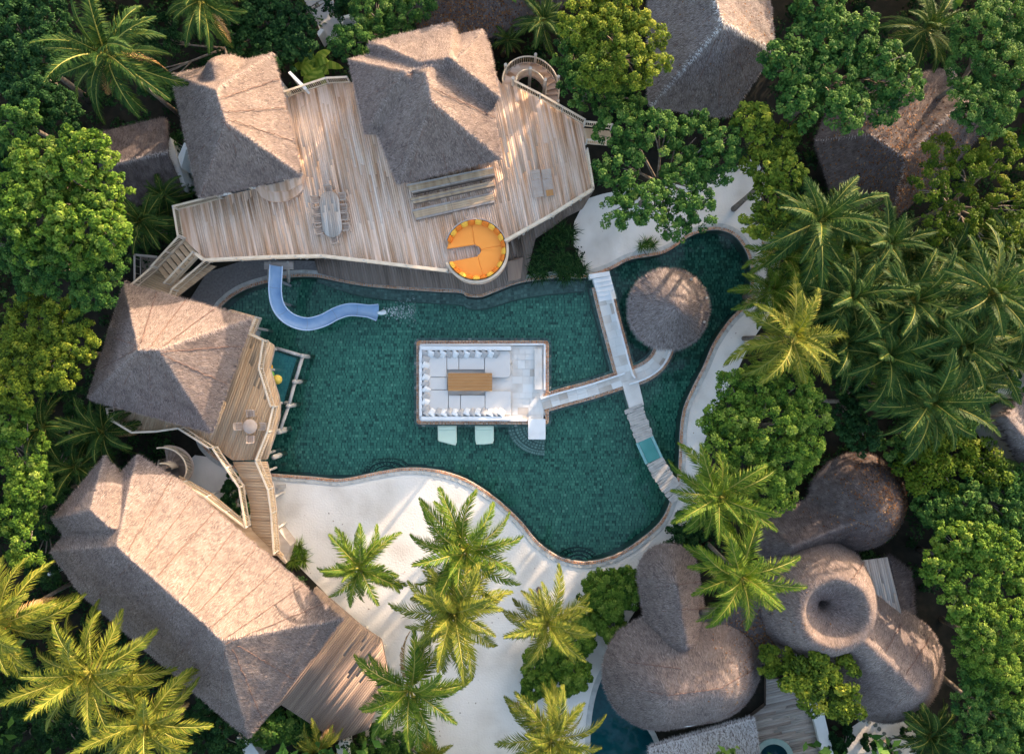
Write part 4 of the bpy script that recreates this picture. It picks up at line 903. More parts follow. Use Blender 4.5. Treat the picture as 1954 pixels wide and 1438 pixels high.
for x, y in [(400, 480), (470, 478), (560, 478), (650, 480), (740, 490), (830, 500), (1000, 430), (1060, 395), (1115, 360), (1105, 300), (1090, 240), (620, 180), (360, 410), (370, 450)]:
    p_ = W(x, y, 3.5); q = MB(); q.tube([(p_.x, p_.y, -.0), (p_.x, p_.y, 3.55)], .12, 8); q.build('column', M['log'], deck)
q = MB(); q.prism(XY(WL([(470, 330), (520, 455), (880, 470), (1040, 360), (1040, 220), (560, 200)], 3)), 0, 3.48); q.build('ground_floor_wall', M['wall'], deck)
for i, (zz, y0, y1) in enumerate([(4.66, 318, 352), (4.44, 345, 372), (4.22, 366, 404)]):       # broad steps by the central house
    P = [(775 + (y0 - 318) * .22, y0 + 34), (940 - (y0 - 318) * -.02, y0), (944, y1 - 18 + (0 if i < 2 else 0)), (781 + (y1 - 318) * .16, y1 + 16)]
    q = MB(); q.prism(XY(WL(P, zz)), 3.9, zz - .055); stp = q.build('step', M['wood_dark'], deck)
    dl = XY(WL(P, zz)); A_ = Vector((dl[0][0], dl[0][1], 0)); B_ = Vector((dl[1][0], dl[1][1], 0)); D_ = Vector((dl[3][0], dl[3][1], 0)); E_ = Vector((dl[2][0], dl[2][1], 0))
    for k in range(5):
        t0, t1 = k / 5 + .01, (k + 1) / 5 - .01
        for u0, u1 in ((0, .47), (.475, 1)):
            g = lambda u, t: (A_ + (B_ - A_) * u) * (1 - t) + (D_ + (E_ - D_) * u) * t
            q = MB(); q.prism(XY([g(u0, t0), g(u1, t0), g(u1, t1), g(u0, t1)]), zz - .05, zz + rnd.uniform(0, .006), rnd.random()); q.build('tread', M['wood_grey'] if (k + 2 * i) % 4 == 0 else M['wood_warm'], stp)
P = [(480, 345), (578, 335), (577, 362), (565, 374), (540, 384), (515, 384), (498, 376)]
q = MB(); q.prism(XY(WL(P, 4.3)), 3.9, 4.28, .5); q.build('step', M['wood'], deck, label='rounded step at the west house')
q = MB(); q.prism(XY(WL([(482, 343), (577, 333), (576, 350), (550, 364), (520, 366), (500, 360)], 4.5)), 4.27, 4.5, .35); q.build('step', M['wood'], deck)
slp = XY(WL([(1113, 244), (1165, 250), (1168, 276), (1117, 272)], ZD4)); q = MB(); q.prism(slp, 3.7, 3.99, .5); q.build('side_landing', M['wood_warm'], deck)
railing(deck, WL([(1114, 241), (1165, 247)], ZD4)); railing(deck, WL([(1118, 275), (1168, 279)], ZD4))
# round daybed bay
bay = thing('round_daybed', 'round orange daybed with a slot-shaped entrance at the edge of the upper deck', 'daybed', W(909, 480, ZD4), th_d)
cB = W(909, 480, ZD4); RB_ = 58 * PX * (H - ZD4) / H
def arcpts(rad, a0, a1, n, c=None):
    c = c or cB
    return [(c.x + rad * math.cos(math.radians(a0 + (a1 - a0) * k / n)), c.y + rad * math.sin(math.radians(a0 + (a1 - a0) * k / n))) for k in range(n + 1)]
q = MB(); q.prism(arcpts(RB_ + .12, 0, 355, 47), 3.4, 3.99, .5); q.build('platform', M['wood'], bay)
planks(bay, arcpts(RB_ + .1, 0, 355, 47), 4.03, .175, M['wood'], (3, 6), .035, seed=14)
q = MB(); band(q, arcpts(RB_ + .0, 203, 520, 60), arcpts(RB_ + .1, 203, 520, 60), 3.3, 4.61, False, .8); q.build('wall', M['wood_grey'], bay)
q = MB(); band(q, arcpts(RB_ - .02, 203, 375, 60), arcpts(RB_ + .15, 203, 375, 60), 4.62, 4.68, False, .7); q.build('rail', M['rail'], bay)
q = MB(); P = arcpts(RB_ * .9, 0, 355, 40); 
slot_dir = math.radians(190); sd = Vector((math.cos(slot_dir), math.sin(slot_dir), 0)); sp = Vector((-sd.y, sd.x, 0)); hwS = .43
def wedge(a0, a1, rin, rout, cut=None):
    n_ = 14; o_ = arcpts(rout, a0, a1, n_); i_ = arcpts(rin, a1, a0, n_)
    return o_ + i_
def pad_poly(a0, a1, rin, rout):
    P = []
    for k in range(19):
        a = math.radians(a0 + (a1 - a0) * k / 18); P.append((cB.x + rout * math.cos(a), cB.y + rout * math.sin(a)))
    for k in range(19):
        a = math.radians(a1 + (a0 - a1) * k / 18); P.append((cB.x + rin * math.cos(a), cB.y + rin * math.sin(a)))
    Q = []
    for x, y in P:          # keep the entrance slot clear
        v = Vector((x - cB.x, y - cB.y, 0)); al = v.dot(sd); ac = v.dot(sp)
        if al > -.05 and abs(ac) < hwS: ac = hwS if ac >= 0 else -hwS
        w = sd * al + sp * ac; Q.append((cB.x + w.x, cB.y + w.y))
    return Q
names = ['west upper', 'north-east', 'south-east', 'west lower']
seat0 = [(100, 176.5), (11.6, 99.6), (-74.4, 11.2), (203.5, 285.2)]
for (a0, a1), nm_ in zip(seat0, names):
    q = MB(); q.prism(pad_poly(a0, a1, .36, RB_ * .93), 4.03, 4.3); q.build('bench', M['wood_grey'], bay)
    q = MB(); cushion(q, pad_poly(a0 - .1, a1 + .1, .34, RB_ * .94), 4.3, 4.48, .04); props(q.build('seat_pad', M['orange']), 'orange wedge seat pad of the round daybed, %s quarter' % nm_, 'seat pad', 'orange seat pads of the daybed')
cm = {}
for k_, m_ in (('orange', M['orange2']), ('yellow', M['yellow'])):
    cm[k_] = pillow_mesh('cushion'); cm[k_].materials.append(m_)
nC = 22
for i in range(nC):
    a = math.radians(213 + (523 - 213 - 6) * i / (nC - 1)); o = bpy.data.objects.new('cushion', cm['orange' if i % 2 else 'yellow']); C.objects.link(o)
    o.location = (cB.x + (RB_ - .22) * math.cos(a), cB.y + (RB_ - .22) * math.sin(a), 4.68); o.rotation_euler = (math.radians(58), 0, a + math.pi / 2); o.rotation_euler = Matrix.Rotation(a - math.pi / 2, 4, 'Z').to_euler(); o.rotation_euler.x = math.radians(60); o.scale = (.95, .95, 1)
    nm_ = 'orange' if i % 2 else 'yellow'
    props(o, '%s cushion on the daybed rim, %s anticlockwise from the slot' % (nm_, ORD[i]), 'cushion', '%s cushions round the daybed' % nm_)

# furniture prototypes ------------------------------------------------------
def make_chair(label, group):
    t = thing('dining_chair', label, 'chair', (0, 0, 0), 0, group)
    for i in range(6):
        q = MB(); q.box((0, -.2 + i * .08, .44), (.46, .066, .03), 0, rnd.random()); q.build('seat_slat', M['teak'], t)
    for i in range(3):
        q = MB(); q.box((-.235 - .02 * i, 0, .58 + i * .13), (.03, .46, .09), 0, rnd.random()); q.build('back_slat', M['teak'], t)
    for sx in (-1, 1):
        for sy in (-1, 1):
            q = MB(); h_ = .92 if sx < 0 else .66; q.box((sx * .225, sy * .235, h_ / 2), (.05, .05, h_)); q.build('leg', M['teak'], t)
    for sy in (-1, 1):
        q = MB(); q.box((0, sy * .245, .675), (.5, .06, .035), 0, .8); q.build('arm', M['teak'], t)
    return t
def stadium(L, Wd, n=10):
    return [((L / 2 - Wd / 2) * s + Wd / 2 * math.cos(a), Wd / 2 * math.sin(a)) for s, off in ((1, -math.pi / 2), (-1, math.pi / 2)) for a in [off + math.pi * k / n for k in range(n + 1)]]
tpos = W(636, 413, ZD4); tang = math.radians(97)
dt = thing('dining_table', 'long round-ended weathered dining table set on the upper deck', 'table', (tpos.x, tpos.y, ZD4), tang)
def local(px, py, z):
    p = W(px, py, z); return p
big = stadium(3.25, 1.38)
ca, sa = math.cos(tang), math.sin(tang)
tow = lambda x, y: (tpos.x + ca * x - sa * y, tpos.y + sa * x + ca * y)
P = [tow(x, y) for x, y in big]
q = MB(); q.prism(P, ZD4 + .64, ZD4 + .69, .4); q.build('apron', M['teak'], dt)
planks(dt, P, ZD4 + .745, .138, M['wood_grey'], (4, 5), .04, .006, seed=9, name='board')
for x in (-1.1, 1.1):
    for y in (-.42, .42):
        p_ = tow(x, y); q = MB(); q.box((p_[0], p_[1], ZD4 + .33), (.1, .1, .64), tang); q.build('leg', M['teak'], dt)
ch0 = make_chair('x', 'chairs round the long dining table')
sides = [(-.98, 1.2), (-.98, .42), (-.98, -.3), (-.98, -1.0), (.93, 1.1), (.93, .4), (.93, -.28), (.93, -.95)]
first = True
for i, (sy, sx) in enumerate(sides):
    p_ = tow(sx + rnd.uniform(-.06, .06), -sy * .98); face = tang + (-math.pi / 2 if sy < 0 else math.pi / 2)
    west = sy < 0
    lab = 'slatted teak chair on the %s side of the long dining table, %s from the north' % ('east' if not west else 'west', ['first', 'second', 'third', 'fourth'][i % 4])
    # west in the picture is local +y
    p_ = tow(sx + rnd.uniform(-.06, .06), .98 if west else -.93); rz = tang + (-math.pi / 2 if west else math.pi / 2) + rnd.uniform(-.1, .1)
    if first: ch0.location = (p_[0], p_[1], ZD4); ch0.rotation_euler = (0, 0, rz); ch0['label'] = lab; first = False
    else: copy_tree(ch0, (p_[0], p_[1], ZD4), rz, None, lab)
for sx, nm_ in ((1.78, 'north'), (-1.8, 'south')):
    p_ = tow(sx, 0); copy_tree(ch0, (p_[0], p_[1], ZD4), tang + (math.pi if sx > 0 else 0), None, 'slatted teak chair at the %s end of the long dining table' % nm_)
# two slatted sun loungers
def lounger(label, px, py, rz):
    p = W(px, py, ZD4); t = thing('sun_lounger', label, 'sun lounger', (p.x, p.y, ZD4), rz, 'slatted sun loungers')
    R = Matrix.Translation(p) @ Matrix.Rotation(rz, 4, 'Z')
    def bx(name, c, d, mat, tilt=None, tone=.5):
        q = MB(); cc = R @ Vector(c); q.box(cc, d, rz, tone, tilt); return q.build(name, mat, t)
    for s in (-1, 1): bx('side_rail', (0, s * .33, .30), (1.95, .05, .08), M['teak'])
    for i in range(12): bx('seat_slat', (-.9 + i * .105, 0, .35), (.085, .62, .025), M['teak'], tone=rnd.uniform(.5, 1))
    for i in range(6): bx('back_slat', (.38 + i * .095, 0, .385 + i * .055), (.085, .62, .025), M['teak'], -math.radians(30), rnd.uniform(.5, 1))
    for x in (-.85, .8):
        for s in (-1, 1): bx('leg', (x, s * .32, .15), (.06, .06, .3), M['teak'])
    return t
lounger('pale slatted sun lounger on the upper deck, western of the pair', 1024, 353, math.radians(99))
l2 = lounger('slatted sun lounger with brown footrest on the upper deck, eastern of the pair', 1045, 352, math.radians(99))
q = MB(); p_ = W(1049, 368, ZD4 + .4); q.box(p_, (.42, .5, .05), math.radians(99)); q.build('footrest', M['table'], l2)

# ------------------------------------------------------------------ spiral stairs
def spiral(label, cx, cy, rin, rout, a0, a1, z0, z1, n, mat, rails=True, posts=True):
    c = W(cx, cy, z0); t = thing('spiral_stair', label, 'staircase', (c.x, c.y, 0))
    tr = []
    for i in range(n):
        b0, b1 = a0 + (a1 - a0) * i / n, a0 + (a1 - a0) * (i + 1.08) / n; z = z0 + (z1 - z0) * (i + 1) / n
        P = arcpts(rout, b0, b1, 3, c) + arcpts(rin, b1, b0, 3, c)
        q = MB(); q.prism(P, z - .06, z, rnd.random()); q.build('tread', mat, t)
    if rails:
        for rad in (rin, rout):
            q = MB(); bl = MB(); line = []
            m = n * 3
            for i in range(m + 1):
                f = i / m; a = math.radians(a0 + (a1 - a0) * f); z = z0 + (z1 - z0) * f
                p = Vector((c.x + rad * math.cos(a), c.y + rad * math.sin(a), z)); line.append(p + Vector((0, 0, 1.0)))
                bl.box(p + Vector((0, 0, .48)), (.03, .03, 1.0), a)
            q.tube(line, .055, 6); h_ = q.build('handrail', M['rail'], t); bl.build('baluster', M['rail'], h_, kind='stuff')
            q = MB(); q.tube([p - Vector((0, 0, 1.1)) for p in line], .08, 6); q.build('stringer', M['teak'], t)
    return t, c
s1, c1 = spiral('spiral wooden stair with curved handrails at the north-east corner of the upper deck', 1014, 163, 1.08, 2.02, 182, -150, 4.0, .5, 26, M['wood'])
for a in (150, 82, 22, -22):
    p_ = (c1.x + 2.1 * math.cos(math.radians(a)), c1.y + 2.1 * math.sin(math.radians(a))); zt_ = 4.0 - 3.5 * (182 - a) / 332 + 1.35
    q = MB(); q.tube([(p_[0], p_[1], 0), (p_[0], p_[1], zt_)], .11, 10); q.build('newel', M['log'], s1)
for a in (95, 10):
    p_ = (c1.x + .98 * math.cos(math.radians(a)), c1.y + .98 * math.sin(math.radians(a)))
    q = MB(); q.tube([(p_[0], p_[1], 0), (p_[0], p_[1], 4.6)], .12, 10); q.build('newel', M['log'], s1)
q = MB(); q.tube([W(979, 164, 3.8), W(979, 164, 3.8) + Vector((0, 0, 1.4))], .12, 10); q.build('newel', M['log'], s1)
s2, c2 = spiral('dark brown spiral stair beside the gable of the large lower-left house', 318, 889, .3, 1.42, 100, -190, 2.95, .2, 22, M['wood_dark'], True)
q = MB(); q.tube([(c2.x, c2.y, 0), (c2.x, c2.y, 3.3)], .18, 10); q.build('newel', M['wood_brown'], s2)

# ------------------------------------------------------------------ lower deck, landing stair, terrace, footbridge, south deck
ld = thing('lower_deck', 'brown plank deck at ground level under the edge of the upper deck', 'deck', W(820, 500, 0), th_d)
lpoly = XY(WL([(600, 495), (606, 521), (650, 532), (705, 541), (780, 547), (880, 552), (891, 560), (916, 562), (944, 551), (1003, 534), (1011, 500), (1022, 455), (1050, 437), (1082, 413), (1112, 398), (1135, 360), (1000, 380), (700, 440)], .35))
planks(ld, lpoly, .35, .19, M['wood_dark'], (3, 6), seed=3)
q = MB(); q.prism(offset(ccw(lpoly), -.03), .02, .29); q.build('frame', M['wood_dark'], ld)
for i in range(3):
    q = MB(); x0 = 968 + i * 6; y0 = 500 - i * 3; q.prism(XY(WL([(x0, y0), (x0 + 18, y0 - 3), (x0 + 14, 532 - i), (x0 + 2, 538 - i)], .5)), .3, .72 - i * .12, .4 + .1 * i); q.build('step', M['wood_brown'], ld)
sta = thing('deck_stair', 'short wooden stair from the west corner of the upper deck to the landing', 'staircase', W(330, 500, 3))
P0, P1 = Vector(W(367, 470, 4.0)), Vector(W(313, 528, 3.0)); dirv = (P1 - P0); side = Vector((-dirv.y, dirv.x, 0)).normalized()
for i in range(7):
    c_ = P0 + dirv * ((i + .5) / 7); z = 4.0 - (i + 1) * 1.0 / 8
    q = MB(); q.box((c_.x, c_.y, z - .03), (.36, 1.35, .06), math.atan2(dirv.y, dirv.x), rnd.random()); q.build('tread', M['wood_warm'], sta)
for sg in (-1, 1):
    q = MB(); a_ = P0 + side * sg * .74; b_ = P1 + side * sg * .74; q.bar(a_ - Vector((0, 0, .1)), b_ - Vector((0, 0, .1)), .1, .32, .5); q.build('stringer', M['rail'], sta)
    railing(sta, [a_, b_])
lan = thing('stair_landing', 'small plank landing between the upper deck stair and the pyramid-roofed house', 'deck', W(320, 550, 0), math.radians(-22))
lp = XY(WL([(258, 552), (306, 512), (335, 530), (398, 503), (412, 508), (338, 566), (352, 585), (290, 575)], 2.9))
planks(lan, lp, 2.9, .17, M['wood_warm'], (2, 4), seed=4)
railing(lan, WL([(262, 548), (305, 512)], 2.9)); railing(lan, WL([(404, 500), (340, 555), (334, 572)], 2.9))
q = MB(); q.prism(offset(ccw(lp), -.05), 2.6, 2.84); q.build('frame', M['wood_dark'], lan)
pf = thing('garden_platform', 'small dark railed wooden platform in the shade left of the deck stair', 'platform', W(285, 500, 0))
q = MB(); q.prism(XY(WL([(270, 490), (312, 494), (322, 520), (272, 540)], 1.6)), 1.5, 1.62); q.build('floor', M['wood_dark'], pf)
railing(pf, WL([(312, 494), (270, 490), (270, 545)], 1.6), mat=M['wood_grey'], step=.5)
ZT = 3.0
TER_PX = [(440, 590), (497, 606), (483, 639), (510, 650), (520, 656), (523, 664), (514, 702), (530, 752), (534, 772), (533, 795), (524, 830), (508, 877), (443, 878), (410, 852), (352, 815), (310, 822), (265, 823), (222, 797), (216, 775), (230, 740), (400, 620)]
tpoly = XY(WL(TER_PX, ZT))
ter = thing('terrace', 'warm plank terrace of the pyramid-roofed house overlooking the pool', 'deck', W(430, 740, 0), math.atan2(.94, .34))
planks(ter, tpoly, ZT, .17, M['wood_warm'], (6, 10), seed=2)
q = MB(); q.prism(offset(ccw(tpoly), -.04), 2.55, 2.94); q.build('frame', M['teak'], ter)
railing(ter, WL([(497, 607), (484, 638), (510, 650)], ZT)); railing(ter, WL([(511, 651), (503, 703), (525, 774)], ZT))
railing(ter, WL([(530, 775), (519, 822), (497, 876)], ZT)); railing(ter, WL([(218, 778), (222, 797), (265, 823), (310, 821), (352, 815), (410, 852)], ZT), step=.18)
for x, y in [(485, 625), (515, 665), (510, 705), (525, 770), (522, 822), (500, 868), (450, 870), (420, 845), (300, 812), (240, 790)]:
    p_ = W(x, y, 2.6); q = MB(); q.tube([(p_.x, p_.y, -1.4 if x > 420 else 0), (p_.x, p_.y, 2.6)], .11, 8); q.build('column', M['log'], ter)
fb = thing('footbridge', 'railed plank footbridge joining the terrace to the large lower-left house', 'bridge', W(490, 950, 0), math.radians(-2))
fpoly = XY(WL([(443, 880), (508, 880), (521, 930), (527, 975), (533, 1052), (545, 1075), (480, 1010), (476, 960), (466, 926)], ZT))
planks(fb, fpoly, ZT - .02, .2, M['wood_warm'], (4, 5), seed=8)
q = MB(); q.prism(offset(ccw(fpoly), -.05), 2.6, 2.92); q.build('frame', M['teak'], fb)
railing(fb, WL([(416, 852), (466, 926), (478, 1001), (402, 944), (356, 917)], ZT), step=.11)
railing(fb, WL([(497, 877), (520, 930), (526, 975), (531, 1050)], ZT), step=.11)
gpoly = XY(WL([(340, 908), (402, 942), (474, 1002), (540, 1060), (500, 1060), (380, 960)], ZT)); q = MB(); q.prism(gpoly, 2.7, 2.96, .6); q.build('gallery', M['wood_warm'], fb)
for x, y in [(455, 900), (505, 900), (470, 940), (520, 950), (480, 990), (525, 1010), (400, 945)]:
    p_ = W(x, y, 2.6); q = MB(); q.tube([(p_.x, p_.y, 0), (p_.x, p_.y, 2.65)], .1, 8); q.build('column', M['log'], fb)
q = MB(); q.prism(XY(WL([(532, 1010), (555, 1040), (545, 1075), (530, 1060)], 1.5)), 0, 1.6); q.build('stair_block', M['wood_grey'], fb)
sd_ = thing('south_deck', 'brown plank deck at the south end of the large lower-left house', 'deck', W(640, 1290, 0), math.atan2(.78, .60))
spoly = XY(WL([(600, 1120), (690, 1196), (728, 1222), (742, 1290), (705, 1390), (644, 1414), (535, 1343), (490, 1390)], 2.6))
planks(sd_, spoly, 2.6, .15, M['wood_brown'], (9, 14), seed=12)
q = MB(); q.prism(offset(ccw(spoly), -.05), 2.1, 2.54); q.build('frame', M['wood_dark'], sd_)
for x, y in [(690, 1215), (725, 1250), (700, 1370), (640, 1400), (560, 1350)]:
    p_ = W(x, y, 2.1); q = MB(); q.tube([(p_.x, p_.y, 0), (p_.x, p_.y, 2.15)], .11, 8); q.build('column', M['log'], sd_)
# terrace table and chairs
c_ = W(484, 812, ZT)
rt = thing('round_table', 'small round teak table on the terrace over the pool', 'table', c_)
q = MB(); q.lathe(c_, [(.3, 0), (.3, .03), (.06, .06), (.06, .68), (.5, .7), (.52, .73), (.5, .75)], 24); q.build('table_top', M['teak'], rt, True)
for dx, dy, nm_ in ((.0, .92, 'north'), (0, -.92, 'south'), (.86, 0, 'east'), (-.86, 0, 'west')):
    copy_tree(ch0, (c_.x + dx, c_.y + dy, ZT), math.atan2(-dy, -dx) + rnd.uniform(-.1, .1), None, 'slatted teak chair on the %s side of the small round terrace table' % nm_, 'chairs round the terrace table')

# ------------------------------------------------------------------ net, balls, slide
nt_ = thing('overwater_net', 'teal rope net laced into a log frame over the pool beside the terrace', 'net', W(550, 740, 1))
ZN = 1.2
fr_ = WL([(527, 664), (578, 679), (563, 728), (551, 774), (533, 824)], ZN)
for a_, b_ in zip(fr_[:-1], fr_[1:]):
    q = MB(); q.tube([a_, b_], .13, 9); q.build('log_beam', M['log'], nt_, True)
for p_ in fr_[1:]:
    q = MB(); q.tube([(p_.x, p_.y, -1.45), (p_.x, p_.y, ZN + .25), (p_.x, p_.y, ZN + .36)], [.17, .17, .09], 10); q.build('pile', M['log'], nt_, True)
p_ = W(519, 873, 1.6); q = MB(); q.tube([(p_.x, p_.y, -1.45), (p_.x, p_.y, 1.2), (p_.x, p_.y, 1.32)], [.2, .2, .1], 10); q.build('pile', M['log'], nt_, True)
netp = XY(WL([(520, 668), (567, 682), (554, 725), (541, 770), (534, 770), (505, 700)], ZN - .05))
xs_ = [p[0] for p in netp]; ys_ = [p[1] for p in netp]; q = MB()
def clip_lines(vert):
    lo, hi = (min(xs_), max(xs_)) if vert else (min(ys_), max(ys_)); t = lo
    while t < hi:
        o_ = []
        for i in range(len(netp)):
            a_, b_ = netp[i], netp[(i + 1) % len(netp)]
            if vert: a_, b_ = (a_[1], a_[0]), (b_[1], b_[0])
            if (a_[1] > t) != (b_[1] > t): o_.append(a_[0] + (b_[0] - a_[0]) * (t - a_[1]) / (b_[1] - a_[1]))
        o_.sort()
        for k in range(0, len(o_) - 1, 2):
            q.bar((t, o_[k], ZN - .06) if vert else (o_[k], t, ZN - .055), (t, o_[k + 1], ZN - .06) if vert else (o_[k + 1], t, ZN - .055), .03, .015)
        t += .07
clip_lines(True); clip_lines(False); q.build('net_mesh', M['net'], nt_, kind='stuff')
q = MB()
for a_, b_, c1_, d1_ in ((W(527, 666, ZN), W(576, 680, ZN), W(522, 669, ZN), W(566, 683, ZN)), (W(576, 682, ZN), W(546, 774, ZN), W(566, 684, ZN), W(540, 771, ZN)), (W(546, 776, ZN), W(531, 822, ZN), W(536, 774, ZN), W(527, 815, ZN))):
    m_ = int((b_ - a_).length / .1)
    for k in range(m_): t = k / m_; q.bar(a_ + (b_ - a_) * t, c1_ + (d1_ - c1_) * min(1, t + .02), .025, .02)
q.build('lacing', M['lace'], nt_, kind='stuff')
def ball(name, label, px, py, rad, mat):
    p = W(px, py, ZN + rad); me = npmesh(name, *uvs(rad)); o = link(name, me, mat); o.location = p; me.polygons.foreach_set('use_smooth', [True] * len(me.polygons)); props(o, label, 'ball')
def uvs(rad, n=20, m=12):
    V = [(rad * math.sin(math.pi * i / m) * math.cos(2 * math.pi * j / n), rad * math.sin(math.pi * i / m) * math.sin(2 * math.pi * j / n), rad * math.cos(math.pi * i / m)) for i in range(m + 1) for j in range(n)]
    F = [(i * n + j, (i + 1) * n + j, (i + 1) * n + (j + 1) % n, i * n + (j + 1) % n) for i in range(m) for j in range(n)]
    return V, F
ball('ball', 'large pale yellow ball lying on the teal net', 529, 724, .36, M['ball_y']); ball('ball', 'green ball on the net tucked by the terrace edge', 515, 715, .33, M['ball_g']); ball('ball', 'amber ball on the net half under the terrace edge', 512, 700, .33, M['ball_o'])
# slide
SL = [(531, 508, 3.3), (530, 530, 3.1), (529, 555, 2.85), (533, 580, 2.5), (545, 600, 2.15), (566, 614, 1.8), (592, 619, 1.5), (620, 612, 1.2), (645, 599, .95), (668, 592, .7), (692, 593, .45), (722, 597, .2)]
pts = [W(*p) for p in SL]; P2 = smooth_poly([(p.x, p.y) for p in pts], 5, False); Zs = np.interp(np.linspace(0, 1, len(P2)), np.linspace(0, 1, len(SL)), [p[2] for p in SL])
sl = thing('water_slide', 'curved blue fibreglass water slide dropping from the deck into the pool', 'slide', W(600, 590, 0))
n_ = len(P2); V = []; m_ = 15; rim = {-1: [], 1: []}
for i in range(n_):
    a_ = P2[max(i - 1, 0)]; b_ = P2[min(i + 1, n_ - 1)]; d_ = Vector((b_[0] - a_[0], b_[1] - a_[1], 0)).normalized(); s_ = Vector((-d_.y, d_.x, 0))
    wdt = .43 if i < n_ - 3 else .43 + .06 * (i - n_ + 4)
    for k in range(m_):
        a = math.pi * (k / (m_ - 1)); x = -math.cos(a) * wdt; z = .5 - math.sin(a) ** .8 * .5
        p = Vector((P2[i][0], P2[i][1], Zs[i])) + s_ * x + Vector((0, 0, z)); V.append(p)
    for sg in (-1, 1): rim[sg].append(Vector((P2[i][0], P2[i][1], Zs[i] + .5)) + s_ * sg * (wdt + .02))
nv = len(V); V += [v - Vector((0, 0, .04)) for v in V]
F = [(i * m_ + k, i * m_ + k + 1, (i + 1) * m_ + k + 1, (i + 1) * m_ + k) for i in range(n_ - 1) for k in range(m_ - 1)]; F += [tuple(nv + j for j in f[::-1]) for f in F]
nplink('trough', [tuple(v) for v in V], F, M['slide'], sl, tone=[.5] * len(F), smooth=True)
for sg in (-1, 1): q = MB(); q.tube(rim[sg], .045, 7); q.build('rim', M['slide_rim'], sl, True)
for i in (9, 19, 29, 39, 48):
    q = MB(); q.tube([V[i * m_ + k] for k in range(m_)], .012, 5); q.build('joint', M['metal'], sl)
for i in (6, 14, 24, 34, 44):
    q = MB(); q.tube([(P2[i][0], P2[i][1], -1.45 if i > 8 else 0), (P2[i][0], P2[i][1], Zs[i] - .06)], .11, 8); q.build('support', M['metal'], sl)
q = MB(); q.prism(XY(WL([(505, 500), (560, 500), (560, 514), (505, 514)], 3.0)), 2.95, 3.1); q.build('top_platform', M['wood_grey'], sl)
for x in (515, 549):
    q = MB(); a_ = W(x, 500, 3.2); b_ = W(x + (2 if x > 530 else -3), 538, .1); q.bar(a_, b_, .16, .16, .5); q.build('brace', M['log'], sl)
rg = np.random.default_rng(8); n = 300
t = rg.random(n) ** .7; q = MB(); c0 = W(726, 597, 0)
for k in range(n):
    x = c0.x + .1 + t[k] * 2.6; y = c0.y + rg.normal(.12, .12 + .42 * t[k]); z = -.19 + abs(rg.normal(0, .18)) * (1 - t[k]); s_ = rg.uniform(.01, .032) * (1.25 - .6 * t[k])
    a = rg.random() * 6; L_ = s_ * rg.uniform(1, 2.6)
    q.add([(x + L_ * math.cos(a), y + L_ * math.sin(a), z), (x - s_ * math.sin(a), y + s_ * math.cos(a), z), (x - L_ * math.cos(a), y - L_ * math.sin(a), z), (x + s_ * math.sin(a), y - s_ * math.cos(a), z), (x, y, z + s_), (x, y, z - s_)], [(0, 1, 4), (1, 2, 4), (2, 3, 4), (3, 0, 4), (1, 0, 5), (2, 1, 5), (3, 2, 5), (0, 3, 5)])
q.tube([W(720, 597, .3), W(727, 597, .1), W(733, 595, -.18)], [.1, .17, .22], 8)
props(q.build('splash', M['foam']), 'white splash of water off the end of the slide', 'splash', kind='stuff')
# small white things
for nm, lab, P, z0, z1, m_ in [
    ('garden_wall', 'thin white screen wall crossing the railing beside the west house', [(550, 138), (553, 136), (585, 168), (582, 171)], 0, 4.9, 'white'),
    ('garden_wall', 'white rounded wall end by the path at the top', [(605, 63), (612, 55), (618, 57), (608, 70)], 0, 1.8, 'white'),
    ('garden_wall', 'curved white wall by the bright shrub at the top', [(648, 38), (652, 32), (682, 24), (683, 28), (655, 36), (652, 45)], 0, 1.8, 'white'),
    ('garden_wall', 'white wall under the eaves of the west house', [(340, 300), (352, 272), (356, 280), (345, 320)], 0, 2.6, 'white'),
    ('garden_wall', 'white gable wall of the small dark house at the upper left', [(318, 290), (324, 262), (334, 290), (352, 350), (346, 362)], 0, 2.0, 'white'),
    ('garden_wall', 'pale blue-white wall by the roof at the right edge', [(1893, 745), (1952, 728), (1956, 740), (1898, 758)], 0, 1.4, 'white'),
    ('stone_bench', 'white block bench under the palm on the sand path', [(797, 1373), (812, 1366), (818, 1388), (800, 1394)], 0, .5, 'white'),
    ('garden_wall', 'white rounded wall below the south deck', [(642, 1425), (650, 1414), (664, 1412), (668, 1440), (645, 1445)], 0, 1.2, 'white'),
    ('garden_wall', 'white wall foot under the south corner of the large lower-left house', [(452, 1405), (475, 1412), (500, 1445), (470, 1445)], 0, 1.2, 'white')]:
    c_ = W(sum(p[0] for p in P) / len(P), sum(p[1] for p in P) / len(P), 0); t_ = thing(nm, lab, 'bench' if 'bench' in nm else 'wall', c_)
    PP = XY(WL(P, z1)); q = MB(); q.prism(PP, z0, z1 - .08); q.build('body', M[m_], t_)
    q = MB(); q.prism(offset(ccw(PP), .03), z1 - .08, z1, .5, .02); q.build('cap', M[m_], t_)
lpst = thing('lamp_post', 'short white bollard lamp standing in the shade by the lower-left house', 'lamp', W(98, 1094, 0))
q = MB(); p_ = W(98, 1094, 2); q.tube([(p_.x, p_.y, 0), (p_.x, p_.y, 2.0)], .1, 10); q.build('shaft', M['white'], lpst)
q = MB(); q.lathe((p_.x, p_.y, 2.0), [(.1, 0), (.16, .03), (.16, .2), (.05, .26)], 12); q.build('lamp_head', M['white'], lpst, True)
bch = thing('driftwood_bench', 'small grey wooden bench on the sand beside the footbridge', 'bench', W(537, 926, 0))
q = MB(); q.prism(XY(WL([(528, 924), (546, 923), (546, 930), (528, 930)], .4)), .36, .44); q.build('seat', M['log'], bch)
